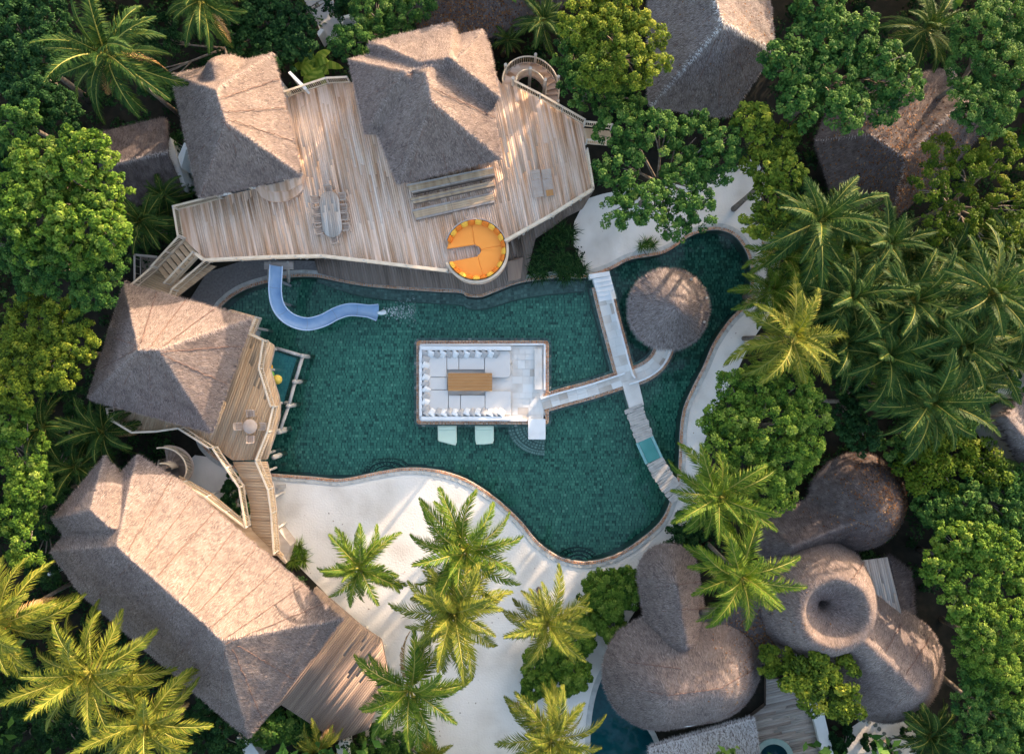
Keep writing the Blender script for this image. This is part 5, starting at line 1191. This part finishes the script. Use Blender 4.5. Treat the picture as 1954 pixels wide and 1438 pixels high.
for x in (530, 544):
    q = MB(); q.box(W(x, 927, .18), (.1, .24, .36)); q.build('leg', M['log'], bch)
# ------------------------------------------------------------------ trees and plants
def crown(parent, lobes, mat, seed, leaf=.27, clump=.85, dens=1.0, name='crown', asp=.55, flat=.62, per=190):
    rg = np.random.default_rng(seed); CP = []; CR = []; CD = []
    for (x, y, z, rr) in lobes:
        k = max(8, int(dens * 3.3 * (rr / clump) ** 2))
        ph = rg.random(k) * 2 * math.pi; cz = 1 - rg.random(k) * 1.18; sz = np.sqrt(np.clip(1 - cz * cz, 0, 1))
        rad = rr * (.52 + .50 * rg.random(k) ** .7) * (1 + .10 * np.sin(ph * 3 + seed)) * np.where(rg.random(k) < .07, rg.uniform(1.05, 1.2, k), 1)
        d = np.stack([np.cos(ph) * sz, np.sin(ph) * sz, cz], 1)
        CP.append(np.array([x, y, z]) + d * rad[:, None] * [1, 1, flat]); CD.append(d); CR.append(clump * rg.uniform(.5, 1.05, k) * min(1, rr / 1.6 + .4))
    CP = np.concatenate(CP); CR = np.concatenate(CR); CD = np.concatenate(CD); nC = len(CP)
    tone_c = np.clip(rg.normal(.45, .19, nC), .05, .95)
    cnt = np.maximum(12, (per * (CR / clump) ** 2)).astype(int); ci = np.repeat(np.arange(nC), cnt); n = len(ci)
    d = rg.normal(size=(n, 3)) + CD[ci] * .35 + [0, 0, .55]; d /= np.linalg.norm(d, axis=1)[:, None]
    P = CP[ci] + d * (CR[ci] * (.55 + .5 * rg.random(n) ** .6))[:, None] * [1, 1, .72]
    P[:, 2] = np.maximum(P[:, 2], .05)
    Nn = d * .55 + [0, 0, .55] + rg.normal(0, .38, (n, 3))
    L = leaf * rg.uniform(.6, 1.15, n)
    V, F = leaf_quads(P, Nn, L, asp, rg)
    return nplink(name, V, F, M[mat], parent, tone=np.clip(tone_c[ci] + rg.normal(0, .15, n), 0, 1))
def tree(name, label, lobes, zt, mat, seed, cat='tree', leaf=.27, clump=.85, dens=1.0, per=190, group=None, asp=.55, flat=.62, trunk=True):
    """lobes: (px, py, radius px [, drop]) with the crown top at zt"""
    rr = random.Random(seed); LB = []
    for lb in lobes:
        dz = lb[3] if len(lb) > 3 else rr.uniform(0, .8)
        rad = lb[2] * PX * (H - zt) / H; z = max(zt - dz - rad * flat, .4); p = W(lb[0], lb[1], zt - dz - rad * .2); LB.append((p.x, p.y, z, rad))
    cx = sum(l[0] * l[3] for l in LB) / sum(l[3] for l in LB); cy = sum(l[1] * l[3] for l in LB) / sum(l[3] for l in LB)
    t = thing(name, label, cat, (cx, cy, 0), group=group)
    crown(t, LB, mat, seed, leaf, clump, dens, 'crown' if cat == 'tree' else 'foliage', asp, flat, per)
    if trunk:
        q = MB(); big = max(l[3] for l in LB); r0 = .10 + .05 * big; zb = min(l[2] for l in LB) * .72 + .2
        base = Vector((cx + rr.uniform(-.3, .3), cy + rr.uniform(-.3, .3), 0)); fork = Vector((cx, cy, zb))
        q.tube([base, base.lerp(fork, .5) + Vector((rr.uniform(-.15, .15), rr.uniform(-.15, .15), 0)), fork], [r0 * 1.35, r0, r0 * .85], 8)
        for l in LB:
            e = Vector((l[0], l[1], l[2] + l[3] * flat * .45)); mid = fork.lerp(e, .5) + Vector((rr.uniform(-.4, .4), rr.uniform(-.4, .4), rr.uniform(-.2, .3)))
            q.tube([fork, mid, e], [r0 * .6, r0 * .4, r0 * .12], 6)
            for _ in range(3):
                a = rr.random() * 6.28; f = Vector((l[0] + l[3] * .7 * math.cos(a), l[1] + l[3] * .7 * math.sin(a), l[2] + l[3] * flat * .3)); q.tube([mid, mid.lerp(f, .55) + Vector((0, 0, rr.uniform(-.1, .3))), f], [r0 * .33, r0 * .22, r0 * .07], 5)
        q.build('trunk' if cat == 'tree' else 'stem', M['bark'], t, True)
    return t
TREES = [
 ('broadleaf_tree', 'big lime-green tree on the left edge below the palm', [(70, 320, 72), (150, 300, 62), (190, 370, 52), (60, 410, 85), (150, 430, 75), (15, 370, 60), (205, 440, 42)], 11.5, 'lf_lime', 101, {}),
 ('broadleaf_tree', 'darker green tree just south of the big lime-green tree on the left', [(120, 505, 65), (185, 500, 48), (60, 500, 60), (170, 555, 45), (10, 470, 50)], 9.5, 'lf_green', 102, {}),
 ('broadleaf_tree', 'yellow-green tree on the left edge beside the pyramid-roofed house', [(50, 620, 70), (115, 610, 50), (135, 660, 42), (40, 690, 62), (95, 700, 48), (10, 740, 50)], 9.0, 'lf_yellow', 103, {}),
 ('broadleaf_tree', 'bright green tree on the left edge beside the large lower-left house', [(30, 870, 55), (50, 930, 48), (25, 985, 45), (10, 800, 50), (40, 1050, 35)], 8.0, 'lf_lime', 104, {}),
 ('broadleaf_tree', 'dark green tree filling the top left corner', [(25, 40, 60), (70, 100, 55), (20, 120, 60), (80, 20, 45), (60, 175, 55), (110, 215, 40)], 8.0, 'lf_dark', 105, {}),
 ('broadleaf_tree', 'small green tree on the left edge above the big lime-green tree', [(15, 235, 42), (45, 215, 28)], 9.0, 'lf_green', 106, {}),
 ('broadleaf_tree', 'dark glossy tree at the top between palm and path', [(500, 30, 50), (550, 40, 48), (470, 70, 42), (560, 85, 40), (520, 90, 40), (440, 40, 35)], 5.5, 'lf_dark', 107, {}),
 ('broadleaf_tree', 'bright green shrub-like tree at the top beside the gabled house', [(680, 80, 36), (720, 55, 38), (760, 30, 42), (650, 70, 25), (790, 10, 35), (700, 15, 35)], 6.0, 'lf_green', 108, {}),
 ('broadleaf_tree', 'tall yellow-green tree beside the spiral stair at the top', [(1110, 40, 50), (1170, 50, 60), (1230, 60, 45), (1210, 120, 50), (1150, 120, 45), (1250, 110, 28), (1180, 0, 50)], 11.0, 'lf_yellow', 109, {}),
 ('broadleaf_tree', 'green tree tucked under the tall yellow-green one by the spiral stair', [(1095, 110, 40), (1110, 165, 42), (1165, 175, 40), (1200, 185, 32), (1085, 70, 30)], 8.0, 'lf_green', 110, {}),
 ('broadleaf_tree', 'large green tree spreading over the sand at the east end of the upper deck', [(1180, 240, 50), (1250, 250, 48), (1330, 260, 52), (1370, 310, 42), (1190, 320, 48), (1300, 350, 55), (1230, 390, 48), (1330, 390, 40), (1175, 400, 32), (1385, 270, 35), (1290, 430, 30)], 10.0, 'lf_green', 111, dict(dens=.9)),
 ('broadleaf_tree', 'large green tree over the dark thatched house at the upper right', [(1510, 110, 50), (1570, 60, 55), (1640, 60, 52), (1600, 140, 60), (1680, 140, 50), (1530, 190, 50), (1620, 210, 45), (1710, 110, 35), (1570, 10, 50), (1735, 165, 34), (1690, 215, 30)], 11.0, 'lf_green', 112, {}),
 ('broadleaf_tree', 'upright yellow-green tree between the spreading tree and the palms', [(1440, 230, 38), (1490, 270, 40), (1460, 310, 40), (1510, 330, 38), (1480, 380, 40), (1520, 400, 32), (1450, 430, 30)], 10.0, 'lf_yellow', 113, {}),
 ('broadleaf_tree', 'green tree at the top right corner of the picture', [(1890, 50, 60), (1930, 120, 55), (1860, 120, 50), (1900, 200, 55), (1940, 20, 50), (1860, 190, 40)], 11.0, 'lf_green', 114, {}),
 ('broadleaf_tree', 'open-crowned olive tree with bare limbs on the right edge', [(1800, 290, 40), (1860, 320, 42), (1920, 290, 45), (1780, 350, 36), (1850, 400, 45), (1930, 380, 48), (1790, 430, 36), (1880, 450, 40), (1940, 450, 40)], 10.0, 'lf_olive', 115, dict(dens=.62)),
 ('broadleaf_tree', 'dense bright green tree on the east bank of the pool', [(1450, 740, 52), (1520, 740, 52), (1400, 800, 50), (1480, 810, 62), (1550, 790, 45), (1430, 880, 50), (1510, 880, 52), (1480, 940, 45), (1540, 850, 40), (1385, 850, 38), (1400, 740, 34), (1365, 800, 30)], 9.5, 'lf_lime', 116, dict(clump=.75)),
 ('broadleaf_tree', 'round olive-green tree at the right above the villa', [(1770, 880, 45), (1820, 870, 50), (1870, 880, 42), (1790, 910, 40), (1910, 900, 38)], 6.2, 'lf_olive', 117, dict(clump=.6, leaf=.26, per=100)),
 ('broadleaf_tree', 'green tree on the right edge above the lime tree', [(1800, 970, 48), (1850, 960, 45), (1910, 970, 50), (1945, 930, 45), (1940, 1020, 48)], 6.2, 'lf_green', 118, {}),
 ('broadleaf_tree', 'bright lime tree on the right edge beside the crater-shaped thatch', [(1840, 1040, 50), (1900, 1050, 48), (1810, 1090, 45), (1870, 1110, 52), (1940, 1090, 45), (1845, 1160, 42)], 8.0, 'lf_lime', 119, {}),
 ('broadleaf_tree', 'second lime tree on the right edge, south of the first', [(1880, 1200, 55), (1940, 1190, 50), (1875, 1250, 42), (1915, 1270, 52), (1945, 1310, 45)], 8.0, 'lf_lime', 120, {}),
 ('broadleaf_tree', 'shaded green tree in the bottom right corner', [(1870, 1335, 44), (1905, 1370, 52), (1860, 1405, 44), (1940, 1400, 50), (1870, 1290, 34)], 7.0, 'lf_green', 121, {}),
 ('broadleaf_tree', 'small yellow-green tree growing against the two big thatched domes', [(1520, 1290, 34), (1570, 1290, 38), (1615, 1300, 36), (1590, 1345, 38), (1620, 1345, 28), (1545, 1320, 30), (1560, 1260, 24)], 6.5, 'lf_yellow', 122, dict(clump=.6, leaf=.3)),
 ('broadleaf_tree', 'very small yellow-green tree in the gap between the thatched domes', [(1460, 1268, 24), (1485, 1245, 24), (1500, 1270, 20)], 5.0, 'lf_yellow', 123, dict(clump=.5, leaf=.28)),
 ('broadleaf_tree', 'dark tree among the palms right of the dense bright tree', [(1630, 740, 38), (1620, 800, 40), (1650, 830, 34), (1600, 690, 30)], 6.0, 'lf_dark', 124, {}),
 ('broadleaf_tree', 'dark green tree in the palm grove left of the right-edge roof', [(1800, 830, 32), (1840, 820, 30), (1720, 860, 35)], 5.5, 'lf_green', 125, {}),
 ('broadleaf_tree', 'dark green tree between the left palms and the lower-left house', [(75, 1000, 34), (95, 930, 34), (110, 870, 28), (80, 1090, 34), (140, 770, 30)], 5.0, 'lf_dark', 126, {}),
 ('broadleaf_tree', 'dark tree in the bottom left corner under the palms', [(40, 1340, 55), (100, 1390, 48), (20, 1420, 50), (170, 1410, 40), (60, 1290, 40)], 4.5, 'lf_dark', 127, {}),
 ('broadleaf_tree', 'dark green tree below the south corner of the lower-left house', [(385, 1370, 40), (430, 1410, 42), (350, 1410, 40), (400, 1330, 28)], 4.0, 'lf_dark', 128, {}),
 ('broadleaf_tree', 'dark tree by the top edge left of the leaf-strewn roof', [(640, -10, 40), (420, 120, 30), (300, 60, 40), (290, 150, 36)], 4.5, 'lf_dark', 129, {}),
 ('shrub', 'dark green shrubs climbing up to the south deck', [(540, 1385, 36), (505, 1400, 32), (570, 1395, 28), (600, 1425, 25)], 2.8, 'lf_green', 130, dict(cat='shrub', clump=.5, leaf=.26)),
 ('shrub', 'round bright green shrub beside the narrow thatch capsule', [(1150, 1120, 30), (1190, 1115, 30), (1170, 1150, 32), (1200, 1140, 22), (1130, 1140, 22)], 2.8, 'lf_lime', 131, dict(cat='shrub', clump=.4, leaf=.24, asp=.38, dens=2.4, flat=.8)),
 ('shrub', 'small green shrub below the round bright one', [(1165, 1195, 26), (1180, 1215, 22), (1150, 1180, 20)], 2.4, 'lf_lime', 132, dict(cat='shrub', clump=.36, leaf=.22, asp=.4, dens=2.2, flat=.8)),
 ('shrub', 'broad leafy shrub bed under the yellow palm on the sand path', [(1030, 1280, 34), (1070, 1260, 34), (1100, 1230, 30), (1115, 1200, 24), (1060, 1310, 32), (1100, 1290, 28), (1020, 1310, 24)], 2.4, 'lf_lime', 133, dict(cat='shrub', clump=.42, leaf=.26, dens=1.8)),
 ('shrub', 'dark shrub under the footbridge', [(440, 945, 22), (452, 975, 22), (445, 920, 14)], 1.8, 'lf_dark', 134, dict(cat='shrub', clump=.35, leaf=.2)),
 ('shrub', 'low shrubs at the bottom edge between the deck and the sand path', [(720, 1420, 30), (760, 1425, 28), (690, 1432, 25), (810, 1435, 20)], 1.6, 'lf_green', 135, dict(cat='shrub', clump=.45, leaf=.24)),
 ('shrub', 'dark shrub beside the white wall at the bottom right', [(1610, 1405, 22), (1600, 1430, 24)], 1.6, 'lf_dark', 136, dict(cat='shrub', clump=.4, leaf=.22)),
 ('shrub', 'dark tuft beside the stepping stones', [(1665, 1420, 18), (1690, 1435, 16), (1730, 1395, 14)], 1.0, 'lf_dark', 137, dict(cat='shrub', clump=.3, leaf=.2)),
 ('shrub', 'dark bush filling the gap below the east bank palm', [(1290, 1030, 22), (1310, 1000, 22), (1340, 1040, 24)], 1.8, 'lf_dark', 138, dict(cat='shrub', clump=.4, leaf=.22)),
]
for nm, lab, lobes, zt, mat, seed, kw in TREES:
    if 'leaf' not in kw: kf = .8 + .09 * (seed * 7 % 6); kw = dict(kw, leaf=.195 * kf, per=int(90 / kf ** 1.2), clump=min(kw.get('clump', 9), .34 + .045 * (seed * 5 % 5)))
    tree(nm, lab, lobes, zt, mat, seed, **kw)

# strappy plants: leaf blades radiating from a centre
def strappy(name, label, cents, mat, seed, nb=40, L=(.5, .9), w=.05, z0=.05, lean=(.2, 1.2)):
    rr = np.random.default_rng(seed); V = []; F = []; T = []
    cp = [W(c[0], c[1], .3) for c in cents]
    t = thing(name, label, 'plant', (sum(p.x for p in cp) / len(cp), sum(p.y for p in cp) / len(cp), 0))
    for p in cp:
        for _ in range(nb):
            a = rr.random() * 6.283; el = rr.uniform(*lean); l = rr.uniform(*L); s = np.array([-math.sin(a), math.cos(a), 0]) * w
            b = np.array([p.x + rr.normal(0, .05), p.y + rr.normal(0, .05), z0]); d = np.array([math.cos(a) * math.cos(el), math.sin(a) * math.cos(el), math.sin(el)])
            m = b + d * l * .55; e = m + np.array([d[0], d[1], d[2] - .7]) * l * .5; o = len(V)
            V += [b - s * .5, b + s * .5, m + s * .5, m - s * .5, e]; F += [(o, o + 1, o + 2, o + 3), (o + 3, o + 2, o + 4, o + 4)]; T += [rr.random()] * 2
    me = bpy.data.meshes.new('foliage'); A = INV[t]
    me.from_pydata([tuple(A @ Vector(v)) for v in V], [], [f if f[2] != f[3] else f[:3] for f in F]); a_ = me.attributes.new('tone', 'FLOAT', 'FACE'); a_.data.foreach_set('value', T)
    o = link('foliage', me, M[mat], t); return t
rr = random.Random(5)
bed = []
for _ in range(150):
    x, y = rr.uniform(1008, 1112), rr.uniform(425, 530)
    if pip(np.array([x]), np.array([y]), [(1025, 455), (1055, 438), (1095, 418), (1098, 455), (1108, 500), (1115, 525), (1008, 532), (1015, 495)])[0]: bed.append((x, y))
strappy('plant_bed', 'bed of dark strappy lilies between the lower deck and the sand', bed[::2], 'lf_dark', 61, 30, (.6, 1.25), .045, .25, (.0, 1.3))
strappy('grass_tuft', 'small grassy tuft on the pool edge under the spreading tree', [(1235, 462), (1245, 468), (1225, 470)], 'lf_green', 62, 60, (.5, 1.0), .035)
strappy('fan_palm_shrub', 'low spiky fan palm in the sand beside the footbridge foot', [(568, 1058), (560, 1070), (578, 1068), (570, 1045)], 'lf_lime', 63, 60, (.7, 1.25), .055)
# banana plant: each big leaf a part
bp_ = W(598, 122, 3.2); bn = thing('banana_plant', 'banana plant with broad arching leaves by the top railing', 'plant', (bp_.x, bp_.y, 0))
q = MB(); q.tube([(bp_.x, bp_.y, 0), (bp_.x, bp_.y, 2.9)], [.16, .09], 8); q.build('stem', M['lf_green'], bn)
for k in range(13):
    a = k * 2.4 + rr.uniform(-.2, .2); L = rr.uniform(1.9, 2.7); el = math.radians(rr.uniform(25, 60)); V = []; F = []; T = []
    for i in range(9):
        t = i / 8; rdist = L * t * math.cos(el) * (1 - .1 * t); z = 2.8 + L * (t * math.sin(el) - .75 * t * t); wd = .32 * math.sin(math.pi * min(1, t * .93 + .07)) ** .5
        for s in (-1, 0, 1): V.append((bp_.x + rdist * math.cos(a) - s * wd * math.sin(a), bp_.y + rdist * math.sin(a) + s * wd * math.cos(a), z - abs(s) * .07 + (.03 * (i % 2) if s else 0)))
    for i in range(8):
        for s in (0, 1): F.append((i * 3 + s, i * 3 + s + 1, i * 3 + s + 4, i * 3 + s + 3)); T.append(.45 + .3 * ((i + k) % 2) + rr.uniform(-.1, .1))
    nplink('leaf', V, F, M['lf_lime'], bn, tone=T)

M['litter_frond'] = leafmat('dead_frond', [(.10, .055, .02), (.2, .12, .05), (.3, .19, .09), (.36, .26, .15)], .1)
# palms -------------------------------------------------------------
def frond_mesh(seed, a0, arch, L=3.7, nl=56):
    rr = np.random.default_rng(seed); n = 14; P = [np.array([0., 0., 0.])]; ang = a0; T_ = []
    sidebend = rr.normal(0, .16)
    for i in range(n):
        t = i / n; an = a0 - arch * (t ** 1.25); yw = sidebend * t
        d = np.array([math.cos(an) * math.cos(yw), math.cos(an) * math.sin(yw), math.sin(an)]); T_.append(d); P.append(P[-1] + d * L / n)
    T_.append(T_[-1]); P = np.array(P); T_ = np.array(T_)
    V = []; F = []; tn = []; mi = []
    for i in range(n + 1):        # rachis
        s = np.cross(T_[i], [0, 0, 1.]); s /= np.linalg.norm(s); u = np.cross(s, T_[i]); w = .05 * (1 - i / n) + .012
        V += [P[i] - s * w, P[i] + u * w * .9, P[i] + s * w]
    for i in range(n):
        a = i * 3; F += [(a, a + 1, a + 4, a + 3), (a + 1, a + 2, a + 5, a + 4)]; tn += [.8, .8]; mi += [1, 1]
    for j in range(nl):
        t = .13 + .87 * (j + .5) / nl
        for sg in (-1, 1):
            tt = min(.999, t + rr.uniform(-.006, .006)); f = tt * n; i = min(int(f), n - 1); p = P[i] + (P[i + 1] - P[i]) * (f - i); tv = T_[i]
            s = np.cross(tv, [0, 0, 1.]); s /= np.linalg.norm(s); u = np.cross(s, tv)
            ll = .90 * (math.sin(math.pi * min(1, .12 + tt * .86)) ** .7) * (1 - .35 * tt) * rr.uniform(.82, 1.1) + .1
            fa = math.radians(58 - 34 * tt + rr.normal(0, 6)); d = tv * math.cos(fa) + s * sg * math.sin(fa) + u * rr.uniform(.08, .35) * (1 - .4 * tt); d /= np.linalg.norm(d)
            w = np.cross(d, u); w /= np.linalg.norm(w); w = w * .026 + u * .008 * sg
            m = p + d * ll * .5; dd = d + np.array([0, 0, -rr.uniform(.5, 1.3)]); dd /= np.linalg.norm(dd); e = m + dd * ll * .52
            o = len(V); V += [p - w * .7, p + w * .7, m + w, m - w, e]; F += [(o, o + 1, o + 2, o + 3), (o + 3, o + 2, o + 4)]; c = np.clip(rr.normal(.5, .22), 0, 1); tn += [c, c]; mi += [0, 0]
    me = bpy.data.meshes.new('frond'); me.from_pydata([tuple(v) for v in V], [], F)
    a_ = me.attributes.new('tone', 'FLOAT', 'FACE'); a_.data.foreach_set('value', tn); me.polygons.foreach_set('material_index', mi)
    me.materials.append(M['pm_mid']); me.materials.append(M['rachis']); me.update(); return me
ELEV = [(80, 45), (66, 62), (52, 75), (36, 80), (22, 72), (6, 62), (-12, 52)]
FR = [[frond_mesh(200 + i * 5 + k, math.radians(e), math.radians(ar)) for k in range(3)] for i, (e, ar) in enumerate(ELEV)]
nutm = npmesh('coconut', *uvs(.13, 8, 6)); nutm.materials.append(M['nut']); nutm.polygons.foreach_set('use_smooth', [True] * len(nutm.polygons))
def palm(label, px, py, rpx, z, mat, seed, nf=27, nuts=0, group=None):
    rr = random.Random(seed); c = W(px, py, z); sc_ = rpx * PX * (H - z) / H / 3.25
    t = thing('coconut_palm', label, 'palm', (c.x, c.y, 0), group=group)
    lean = Vector((rr.uniform(-.5, .5), rr.uniform(-.5, .5), 0)); base = Vector((c.x, c.y, 0)) + lean
    q = MB(); q.tube([base, base.lerp(Vector((c.x, c.y, z)), .35) + lean * .15, base.lerp(Vector((c.x, c.y, z)), .7) + lean * .1, Vector((c.x, c.y, z + .1))], [.2, .14, .12, .13], 9); q.build('trunk', M['bark'], t, True)
    a = rr.random() * 6.28
    nf = nf + rr.randint(-5, 3); dead = rr.randint(0, 2)
    for k in range(nf + dead):
        u = min(.999, (k + .5) / nf); ei = min(6, int(u ** .9 * 7)); me = FR[ei][rr.randrange(3)]
        o = bpy.data.objects.new('frond', me); C.objects.link(o); o.parent = t; o.location = (0, 0, z + .25 - .3 * u)
        a += 2.399 + rr.uniform(-.25, .25); s = sc_ * rr.uniform(.75, 1.12) * (.82 if u < .12 else 1)
        tw = .25 + .55 * u; o.rotation_euler = (rr.uniform(-tw, tw), rr.uniform(-.14, .14), a); o.scale = (s, s, s)
        o.material_slots[0].link = 'OBJECT'; o.material_slots[0].material = M[mat] if k < nf else M['litter_frond']
        if k >= nf: o.rotation_euler.y += .5
    for k in range(nuts):
        o = bpy.data.objects.new('coconut', nutm); C.objects.link(o); o.parent = t; b = rr.random() * 6.28; o.location = (.3 * math.cos(b), .3 * math.sin(b), z - .05 - rr.random() * .25)
PALMS = [
 ('palm with long arching fronds at the top left', 205, 108, 118, 10, 'pm_dark', 0), ('palm cut off by the top edge left of the path', 385, 5, 85, 9, 'pm_dark', 0),  # both take the dark fronds, their shade put into the leaf colour
 ('small palm on the sand nearest the footbridge', 688, 1082, 84, 6.5, 'pm_mid', 4), ('tall palm on the sand, northernmost of the bottom group', 888, 1048, 112, 7.5, 'pm_mid', 3),
 ('yellow-green palm overlapping the northernmost palm on the sand', 866, 1165, 112, 8.5, 'pm_yellow', 6), ('bright yellow palm over the shrub bed on the sand path', 1045, 1188, 92, 7.5, 'pm_yellow', 4),
 ('dark green palm beside the south deck', 783, 1312, 108, 7.5, 'pm_mid', 4), ('yellow palm at the bottom edge by the blue plunge pool', 1052, 1405, 98, 7.5, 'pm_yellow', 3),
 ('yellow palm cut off by the left edge at the lower left', 5, 1190, 130, 9.5, 'pm_yellow', 10), ('broad yellow palm at the lower left, middle of three', 175, 1278, 140, 9.5, 'pm_yellow', 10), ('yellow palm with orange coconuts at the bottom left', 282, 1375, 112, 9.0, 'pm_yellow', 14),
 ('palm on the east bank by the end of the plank bridge', 1370, 945, 104, 8.5, 'pm_mid', 2), ('palm rising between the thatched domes', 1412, 1098, 108, 9.0, 'pm_mid', 2),
 ('golden palm on the east bank level with the round hut', 1508, 645, 112, 9.5, 'pm_yellow', 2), ('dark palm at the north end of the palm grove', 1560, 425, 118, 9, 'pm_dark', 0),
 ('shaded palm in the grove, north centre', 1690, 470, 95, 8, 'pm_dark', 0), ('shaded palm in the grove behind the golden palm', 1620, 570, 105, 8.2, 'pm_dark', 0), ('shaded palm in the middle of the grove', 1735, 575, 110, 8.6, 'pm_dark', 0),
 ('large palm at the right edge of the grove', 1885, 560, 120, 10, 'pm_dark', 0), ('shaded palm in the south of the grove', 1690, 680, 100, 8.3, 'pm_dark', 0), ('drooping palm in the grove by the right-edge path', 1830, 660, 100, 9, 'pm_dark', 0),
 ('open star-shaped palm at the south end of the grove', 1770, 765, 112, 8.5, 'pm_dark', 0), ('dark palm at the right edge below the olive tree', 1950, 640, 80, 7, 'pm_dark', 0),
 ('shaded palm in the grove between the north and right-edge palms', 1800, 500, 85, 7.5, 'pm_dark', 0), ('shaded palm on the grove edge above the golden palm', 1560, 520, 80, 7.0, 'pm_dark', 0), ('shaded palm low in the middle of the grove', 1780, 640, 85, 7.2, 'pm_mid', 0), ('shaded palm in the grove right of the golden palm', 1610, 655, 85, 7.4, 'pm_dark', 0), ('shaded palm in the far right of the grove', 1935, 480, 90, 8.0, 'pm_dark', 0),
 ('low palm peeping out from the grove near the pool bank', 1470, 555, 75, 6, 'pm_mid', 0),
 ('dark palm under the yellow-green tree on the left', 85, 815, 72, 5, 'pm_dark', 0), ('dark palm between the two left houses', 200, 822, 70, 3.5, 'pm_dark', 0), ('low dark palm beside the gable of the lower-left house', 150, 890, 60, 3.5, 'pm_dark', 0),
 ('small palm in deep shade left of the deck stair', 275, 425, 62, 4, 'pm_dark', 0), ('small palm in deep shade above the garden platform', 315, 375, 48, 3.5, 'pm_dark', 0),
 ('dark palm at the top between the roof and the tall yellow-green tree', 1035, 42, 55, 5, 'pm_dark', 0), ('dark palm beside the spiral stair', 968, 78, 30, 3.0, 'pm_dark', 0), ('dark palm at the top right between two green trees', 1765, 60, 85, 7, 'pm_dark', 0),
 ('low yellow palm at the bottom edge by the south deck', 608, 1430, 52, 4.0, 'pm_yellow', 0), ('small yellow palm at the bottom edge under the dark palm', 822, 1440, 40, 3.0, 'pm_yellow', 0), ('dark palm in the shade at the bottom right', 1770, 1400, 70, 4, 'pm_dark', 0),
]
for i, (lab, x, y, rp, z, mat, nuts) in enumerate(PALMS): palm(lab, x, y, rp, z, mat, 300 + i, nuts=nuts)
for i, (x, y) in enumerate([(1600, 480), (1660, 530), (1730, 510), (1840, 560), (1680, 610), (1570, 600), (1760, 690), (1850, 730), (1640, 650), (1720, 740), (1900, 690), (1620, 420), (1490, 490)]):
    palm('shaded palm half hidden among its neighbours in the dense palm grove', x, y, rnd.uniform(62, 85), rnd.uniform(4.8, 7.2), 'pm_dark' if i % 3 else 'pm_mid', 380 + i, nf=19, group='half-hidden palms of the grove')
# a few dead leaves blown onto the sand
rgl = np.random.default_rng(91); X = rgl.uniform(-18, 22, 900); Y = rgl.uniform(-30, 12, 900); sandp = XY(WL(SAND_PX)) + [out_pool[k] for k in seq]
kp = pip(X, Y, sandp) & (rgl.random(900) < .45); X, Y = X[kp], Y[kp]
LV, LF = leaf_quads(np.stack([X, Y, np.full(len(X), .03)], 1), np.array([0, 0, 1.]) + rgl.normal(0, .2, (len(X), 3)), rgl.uniform(.06, .17, len(X)), .5, rgl)
props(nplink('fallen_leaves', LV, LF, M['litter'], tone=rgl.random(len(X))), 'scattered dead leaves lying on the white sand', 'leaves', kind='stuff')

# undergrowth and the unseen jungle beyond the frame -------------------------
rg = np.random.default_rng(12)
def scatter_clumps(n, region, clearings, zfun, cr, per, leaf, name, label, mat, seed):
    rg = np.random.default_rng(seed)
    X = rg.uniform(region[0], region[1], n); Y = rg.uniform(region[2], region[3], n); keep = np.ones(n, bool)
    for c in clearings: keep &= ~pip(X, Y, c)
    X, Y = X[keep], Y[keep]; Z = zfun(X, Y, rg); k = len(X); ci = np.repeat(np.arange(k), per); m = len(ci)
    d = rg.normal(size=(m, 3)) + [0, 0, .6]; d /= np.linalg.norm(d, axis=1)[:, None]; R = cr * rg.uniform(.5, 1.2, k)
    P = np.stack([X, Y, Z], 1)[ci] + d * (R[ci] * (.5 + .5 * rg.random(m)))[:, None] * [1, 1, .7]; P[:, 2] = np.maximum(P[:, 2], .03)
    V, F = leaf_quads(P, d * .5 + [0, 0, .6] + rg.normal(0, .4, (m, 3)), leaf * rg.uniform(.6, 1.2, m), .5, rg)
    tc = np.clip(rg.normal(.42, .2, k), 0, 1)
    o = nplink(name, V, F, M[mat], tone=np.clip(tc[ci] + rg.normal(0, .15, m), 0, 1)); props(o, label, 'plants', kind='stuff')
clear = [ccw(offset(pool, 1.2)), XY(WL(SAND_PX)) + [out_pool[k] for k in seq], XY(WL([(420, 190), (1130, 200), (1130, 420), (1010, 540), (420, 560)])), XY(WL([(330, 860), (540, 860), (560, 1080), (330, 960)])), XY(WL([(560, -60), (580, 0), (605, 45), (618, 78), (655, 78), (652, 55), (640, 20), (625, -60)])),
         XY(WL([(1150, 1050), (1480, 1040), (1830, 1150), (1830, 1480), (1120, 1480), (1120, 1300)])), XY(WL([(380, 480), (620, 480), (620, 560), (360, 600)])), XY(WL([(1870, 690), (1960, 660), (2020, 700), (1990, 760), (1880, 770)]))]
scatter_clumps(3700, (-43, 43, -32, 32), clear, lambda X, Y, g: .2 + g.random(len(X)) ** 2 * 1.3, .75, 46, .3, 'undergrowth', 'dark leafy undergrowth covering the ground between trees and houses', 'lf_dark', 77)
inner = XY(WL([(-25, -40), (1980, -40), (1980, 1475), (-25, 1475)], 6))
scatter_clumps(2300, (-66, 66, -54, 54), [inner], lambda X, Y, g: np.where((X > 36) & (Y < 12), 1.5, 3.2) + 3.6 * g.random(len(X)) + 1.3 * np.sin(X * .4) * np.cos(Y * .37), 2.3, 56, .95, 'jungle', 'unseen jungle canopy continuing beyond the picture, heights shaped for sun and shade', 'lf_green', 78)  # canopy out of view, its heights shaped for where sun and shade fall
